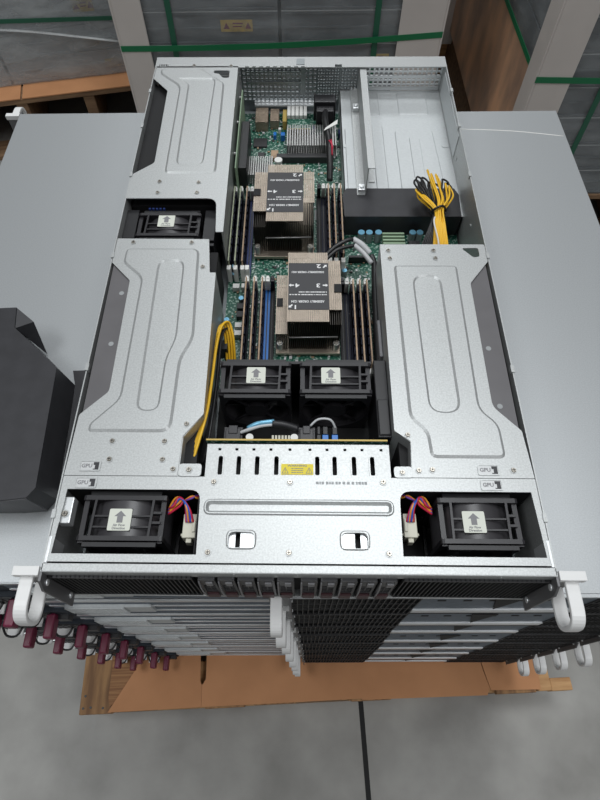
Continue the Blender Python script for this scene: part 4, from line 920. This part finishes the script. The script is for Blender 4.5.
def board_L(name, loc, w1, w2, z0, z1, s, label, m='board'):
    q = MB(); th = 0.006
    x0, x1 = sorted((0, s*w1)); q.box(x0, x1, -th, 0, 0, z1-z0)
    x0, x1 = sorted((-s*th, 0)); q.box(x0, x1, -th, w2, 0, z1-z0)
    o = q.build(name, m, None, 0.0015); tag(o, label, 'corner board', None, (loc[0], loc[1], z0)); return o
def strap_loop(loc, rz, w_, d_, z, label, sag=0.0, m='strap', h=0.016, tilt=0.0):
    q = MB(); n = 14; th = 0.0012
    for i in range(n):
        a = i/n; c = (i+1)/n; za = -sag*math.sin(PI*a)+tilt*a; zc_ = -sag*math.sin(PI*c)+tilt*c
        t = bmesh.new(); vs = [t.verts.new(v) for v in ((a*w_, 0, za-h/2), (c*w_, 0, zc_-h/2), (c*w_, 0, zc_+h/2), (a*w_, 0, za+h/2))]; t.faces.new(vs); t.normal_update(); bmesh.ops.solidify(t, geom=t.faces[:], thickness=th); q.merge(t)
    q.box(-th, 0, 0, d_, -h/2, h/2); q.box(w_, w_+th, 0, d_, -h/2+tilt, h/2+tilt); q.box(0, w_, d_, d_+th, -h/2, h/2)
    o = q.build('strap', m); o.rotation_euler = (0, 0, rz); tag(o, label, 'strap', None, (loc[0], loc[1], z)); return o
def film(loc, rz, w_, d_, z0, z1, label, m='wrap'):
    q = MB(); th = 0.0006
    q.box(0, w_, -th, 0, 0, z1-z0); q.box(-th, 0, 0, d_, 0, z1-z0); q.box(w_, w_+th, 0, d_, 0, z1-z0); q.box(0, w_, 0, d_, z1-z0, z1-z0+th)
    o = q.build('stretch_film', m); o.rotation_euler = (0, 0, rz); tag(o, label, 'plastic film', None, (loc[0], loc[1], z0)); return o
def back_pallet(loc, rz, w_, d_, h_, label, cb=None, m='wood_old'):
    t = thing('wooden_pallet', label, 'pallet', (loc[0], loc[1], 0), rz)
    n = 9
    for i in range(n): board('deck_board', m, 0, w_, d_*i/n, d_*i/n+d_/n*0.82, h_-0.018, h_, t)
    for x in (0.0, w_*0.25-0.02, w_*0.5-0.02, w_*0.75-0.02, w_-0.04): board('stringer', m, x, x+0.04, 0.004, d_, 0.018, h_-0.018, t)
    for y in (0, d_*0.45, d_-0.1): board('bottom_board', m, 0, w_, y, y+0.1, 0, 0.018, t)
    return t
# load straight behind
Z0 = ZO-0.78
back_pallet((-0.52, 1.53, 0), 0, 0.98, 0.84, Z0-0.006, 'brown wooden pallet under the film-wrapped load straight behind the open server')
lab = 'dark grey server layered in the film-wrapped load straight behind the open server'
mid = make_load('load', (-0.482, 1.590, 0), 0, 2, 9, Z0, 'load_grey', 'servers in the load straight behind', lab,
    [(0, 4, 0.102, 0.050, 0.090, 0.031, 'dark wrapped server with an ochre caution label, behind the rear edge of the open server'),
     (1, 3, 0.070, 0.045, 0.050, 0.025, 'dark wrapped server with a small ochre label beside the wide corner board straight behind')], None)
for t in mid.values():
    if t['label'] != lab and 'group' in t.keys(): del t['group']
film((-0.488, 1.583, 0), 0, 0.897, 0.735, Z0, Z0+0.81, 'clear stretch film wrapped round the load straight behind the open server')
board_L('corner_board', (-0.496, 1.578, 0), 0.080, 0.06, Z0-0.002, Z0+0.81, 1, 'pale corner board at the left edge of the load straight behind the open server')
board_L('corner_board', (0.417, 1.578, 0), 0.122, 0.06, Z0-0.002, Z0+0.81, -1, 'wide pale corner board behind the open server near its rear right corner')
strap_loop((-0.498, 1.5705, 0), 0, 0.917, 0.76, ZO-0.424, 'green plastic strap round the load straight behind the open server', 0.010, 'strap', 0.016, 0.030)
# upright straps on that load
for x, lb in ((-0.345, 'dim upright green strap left of the ochre label on the load behind'), (0.232, 'upright green strap beside the right corner board of the load behind')):
    q = MB(); q.box(-0.008, 0.008, 0, 0.0012, 0, 0.80); o = q.build('strap', 'strap_dim'); tag(o, lb, 'strap', None, (x, 1.5800, Z0))
# load behind on the left
ang = math.atan2(0.094, 0.4926)
ux, uy = math.cos(ang), math.sin(ang)
lx0, ly0 = -0.606-0.90*ux, 2.031-0.90*uy
ZL = ZO-0.757
back_pallet((lx0-0.02*ux+0.085*uy*1.0, ly0-0.085*ux, 0), ang, 0.98, 0.95, ZL-0.008, 'brown wooden pallet under the hazy wrapped load at the left rear')
lab2 = 'pale grey server layered in the hazy wrapped load at the left rear'
lmade = make_load('load', (lx0+0.005*ux-0.010*uy, ly0+0.010*ux), ang, 2, 6, ZL, 'load_pale', 'servers in the left rear load', lab2,
    [(1, 1, 0.105, 0.030, 0.045, 0.022, 'pale wrapped server at the left rear, second layer up, with a dull ochre label'),
     (1, 0, 0.160, 0.040, 0.060, 0.028, 'lowest pale wrapped server at the left rear, ochre label just above the cardboard'),
     (1, 2, 0.110, 0.060, 0.070, 0.040, 'pale wrapped server at the left rear, third layer up, with a large ochre label')], None)
for t in lmade.values():
    if t['label'] != lab2 and 'group' in t.keys(): del t['group']
film((lx0-0.0, ly0-0.0), ang, 0.902, 0.735, ZL, ZL+0.54, 'hazy stretch film wrapped round the load at the left rear', 'wrap_hazy')
fo = [o for o in bpy.data.objects if o.get('label', '').startswith('hazy stretch film')][0]
q = MB(); q.tube([(0.30, -0.002, 0.215), (0.55, -0.003, 0.185), (0.88, -0.002, 0.112)], 0.008, 8, 0, 5, 0.35); q.build('film_fold', 'wrap_fold', fo)
strap_loop((lx0+0.004*uy, ly0-0.004*ux), ang, 0.903, 0.74, ZO-0.500, 'green strap round the hazy wrapped load at the left rear', 0.0, 'strap_dim', 0.014, -0.066)
for i, (xa, xb, lb) in enumerate(((0.0, 0.475, 'tan cardboard sheet under the left rear load, left of the seam'), (0.483, 0.915, 'tan cardboard sheet under the left rear load, right of the seam'))):
    q = MB(); q.plate([(0, 0.0), (xb-xa, 0.0), (xb-xa, 0.9), (0, 0.9)], [], 0, 0.004)
    o = q.build('cardboard_sheet', 'cardboard'); o.rotation_euler = (0, 0, ang)
    px = lx0+xa*ux+0.083*uy; py = ly0+xa*uy-0.083*ux
    tag(o, lb, 'cardboard', None, (px, py, ZL-0.0070))
# load behind on the right
ZR = ZO-0.79
back_pallet((0.662, 1.375, 0), 0, 0.94, 1.05, ZR-0.006, 'brown wooden pallet under the wrapped load at the right rear')
lab3 = 'grey server layered in the wrapped load at the right rear'
rmade = make_load('load', (0.660, 1.382), 0, 2, 8, ZR, 'load_grey', 'servers in the right rear load', lab3,
    [(0, 1, 0.238, 0.052, 0.060, 0.030, 'grey wrapped server with an ochre caution label low in the right rear load')], None, 0.95)
for t in rmade.values():
    if t['label'] != lab3 and 'group' in t.keys(): del t['group']
film((0.652, 1.3745), 0, 0.905, 0.965, ZR, ZR+0.72, 'clear stretch film wrapped round the load at the right rear')
board_L('corner_board', (0.645, 1.370, 0), 0.092, 0.07, ZR-0.002, ZR+0.72, 1, 'pale corner board of the right rear load, beyond the right stack')
strap_loop((0.642, 1.362), 0, 0.92, 0.99, ZO-0.402, 'green strap round the wrapped load at the right rear', 0.008, 'strap')
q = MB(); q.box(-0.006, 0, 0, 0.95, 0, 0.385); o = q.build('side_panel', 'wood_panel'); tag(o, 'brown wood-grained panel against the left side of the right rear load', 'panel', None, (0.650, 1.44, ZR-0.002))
q = MB(); q.box(-0.008, 0.008, 0, 0.0012, 0, 0.70); o = q.build('strap', 'strap_dim'); tag(o, 'dim upright green strap on the front of the right rear load', 'strap', None, (0.835, 1.3725, ZR))
# load far behind, glimpsed between the other two
back_pallet((-0.20, 2.40, 0), 0, 0.86, 0.8, 0.15, 'pale wooden pallet glimpsed far behind between the middle and right loads', None, 'wood_pale')
make_load('load', (-0.232, 2.375), 0, 2, 4, 0.156, 'load_pale', 'servers in the far load', 'pale server in the far load glimpsed between the middle and right loads', [], None)
board_L('corner_board', (0.672, 2.366, 0), 0.09, 0.06, 0.152, 0.53, -1, 'brownish corner board of the far load glimpsed right of the middle load')
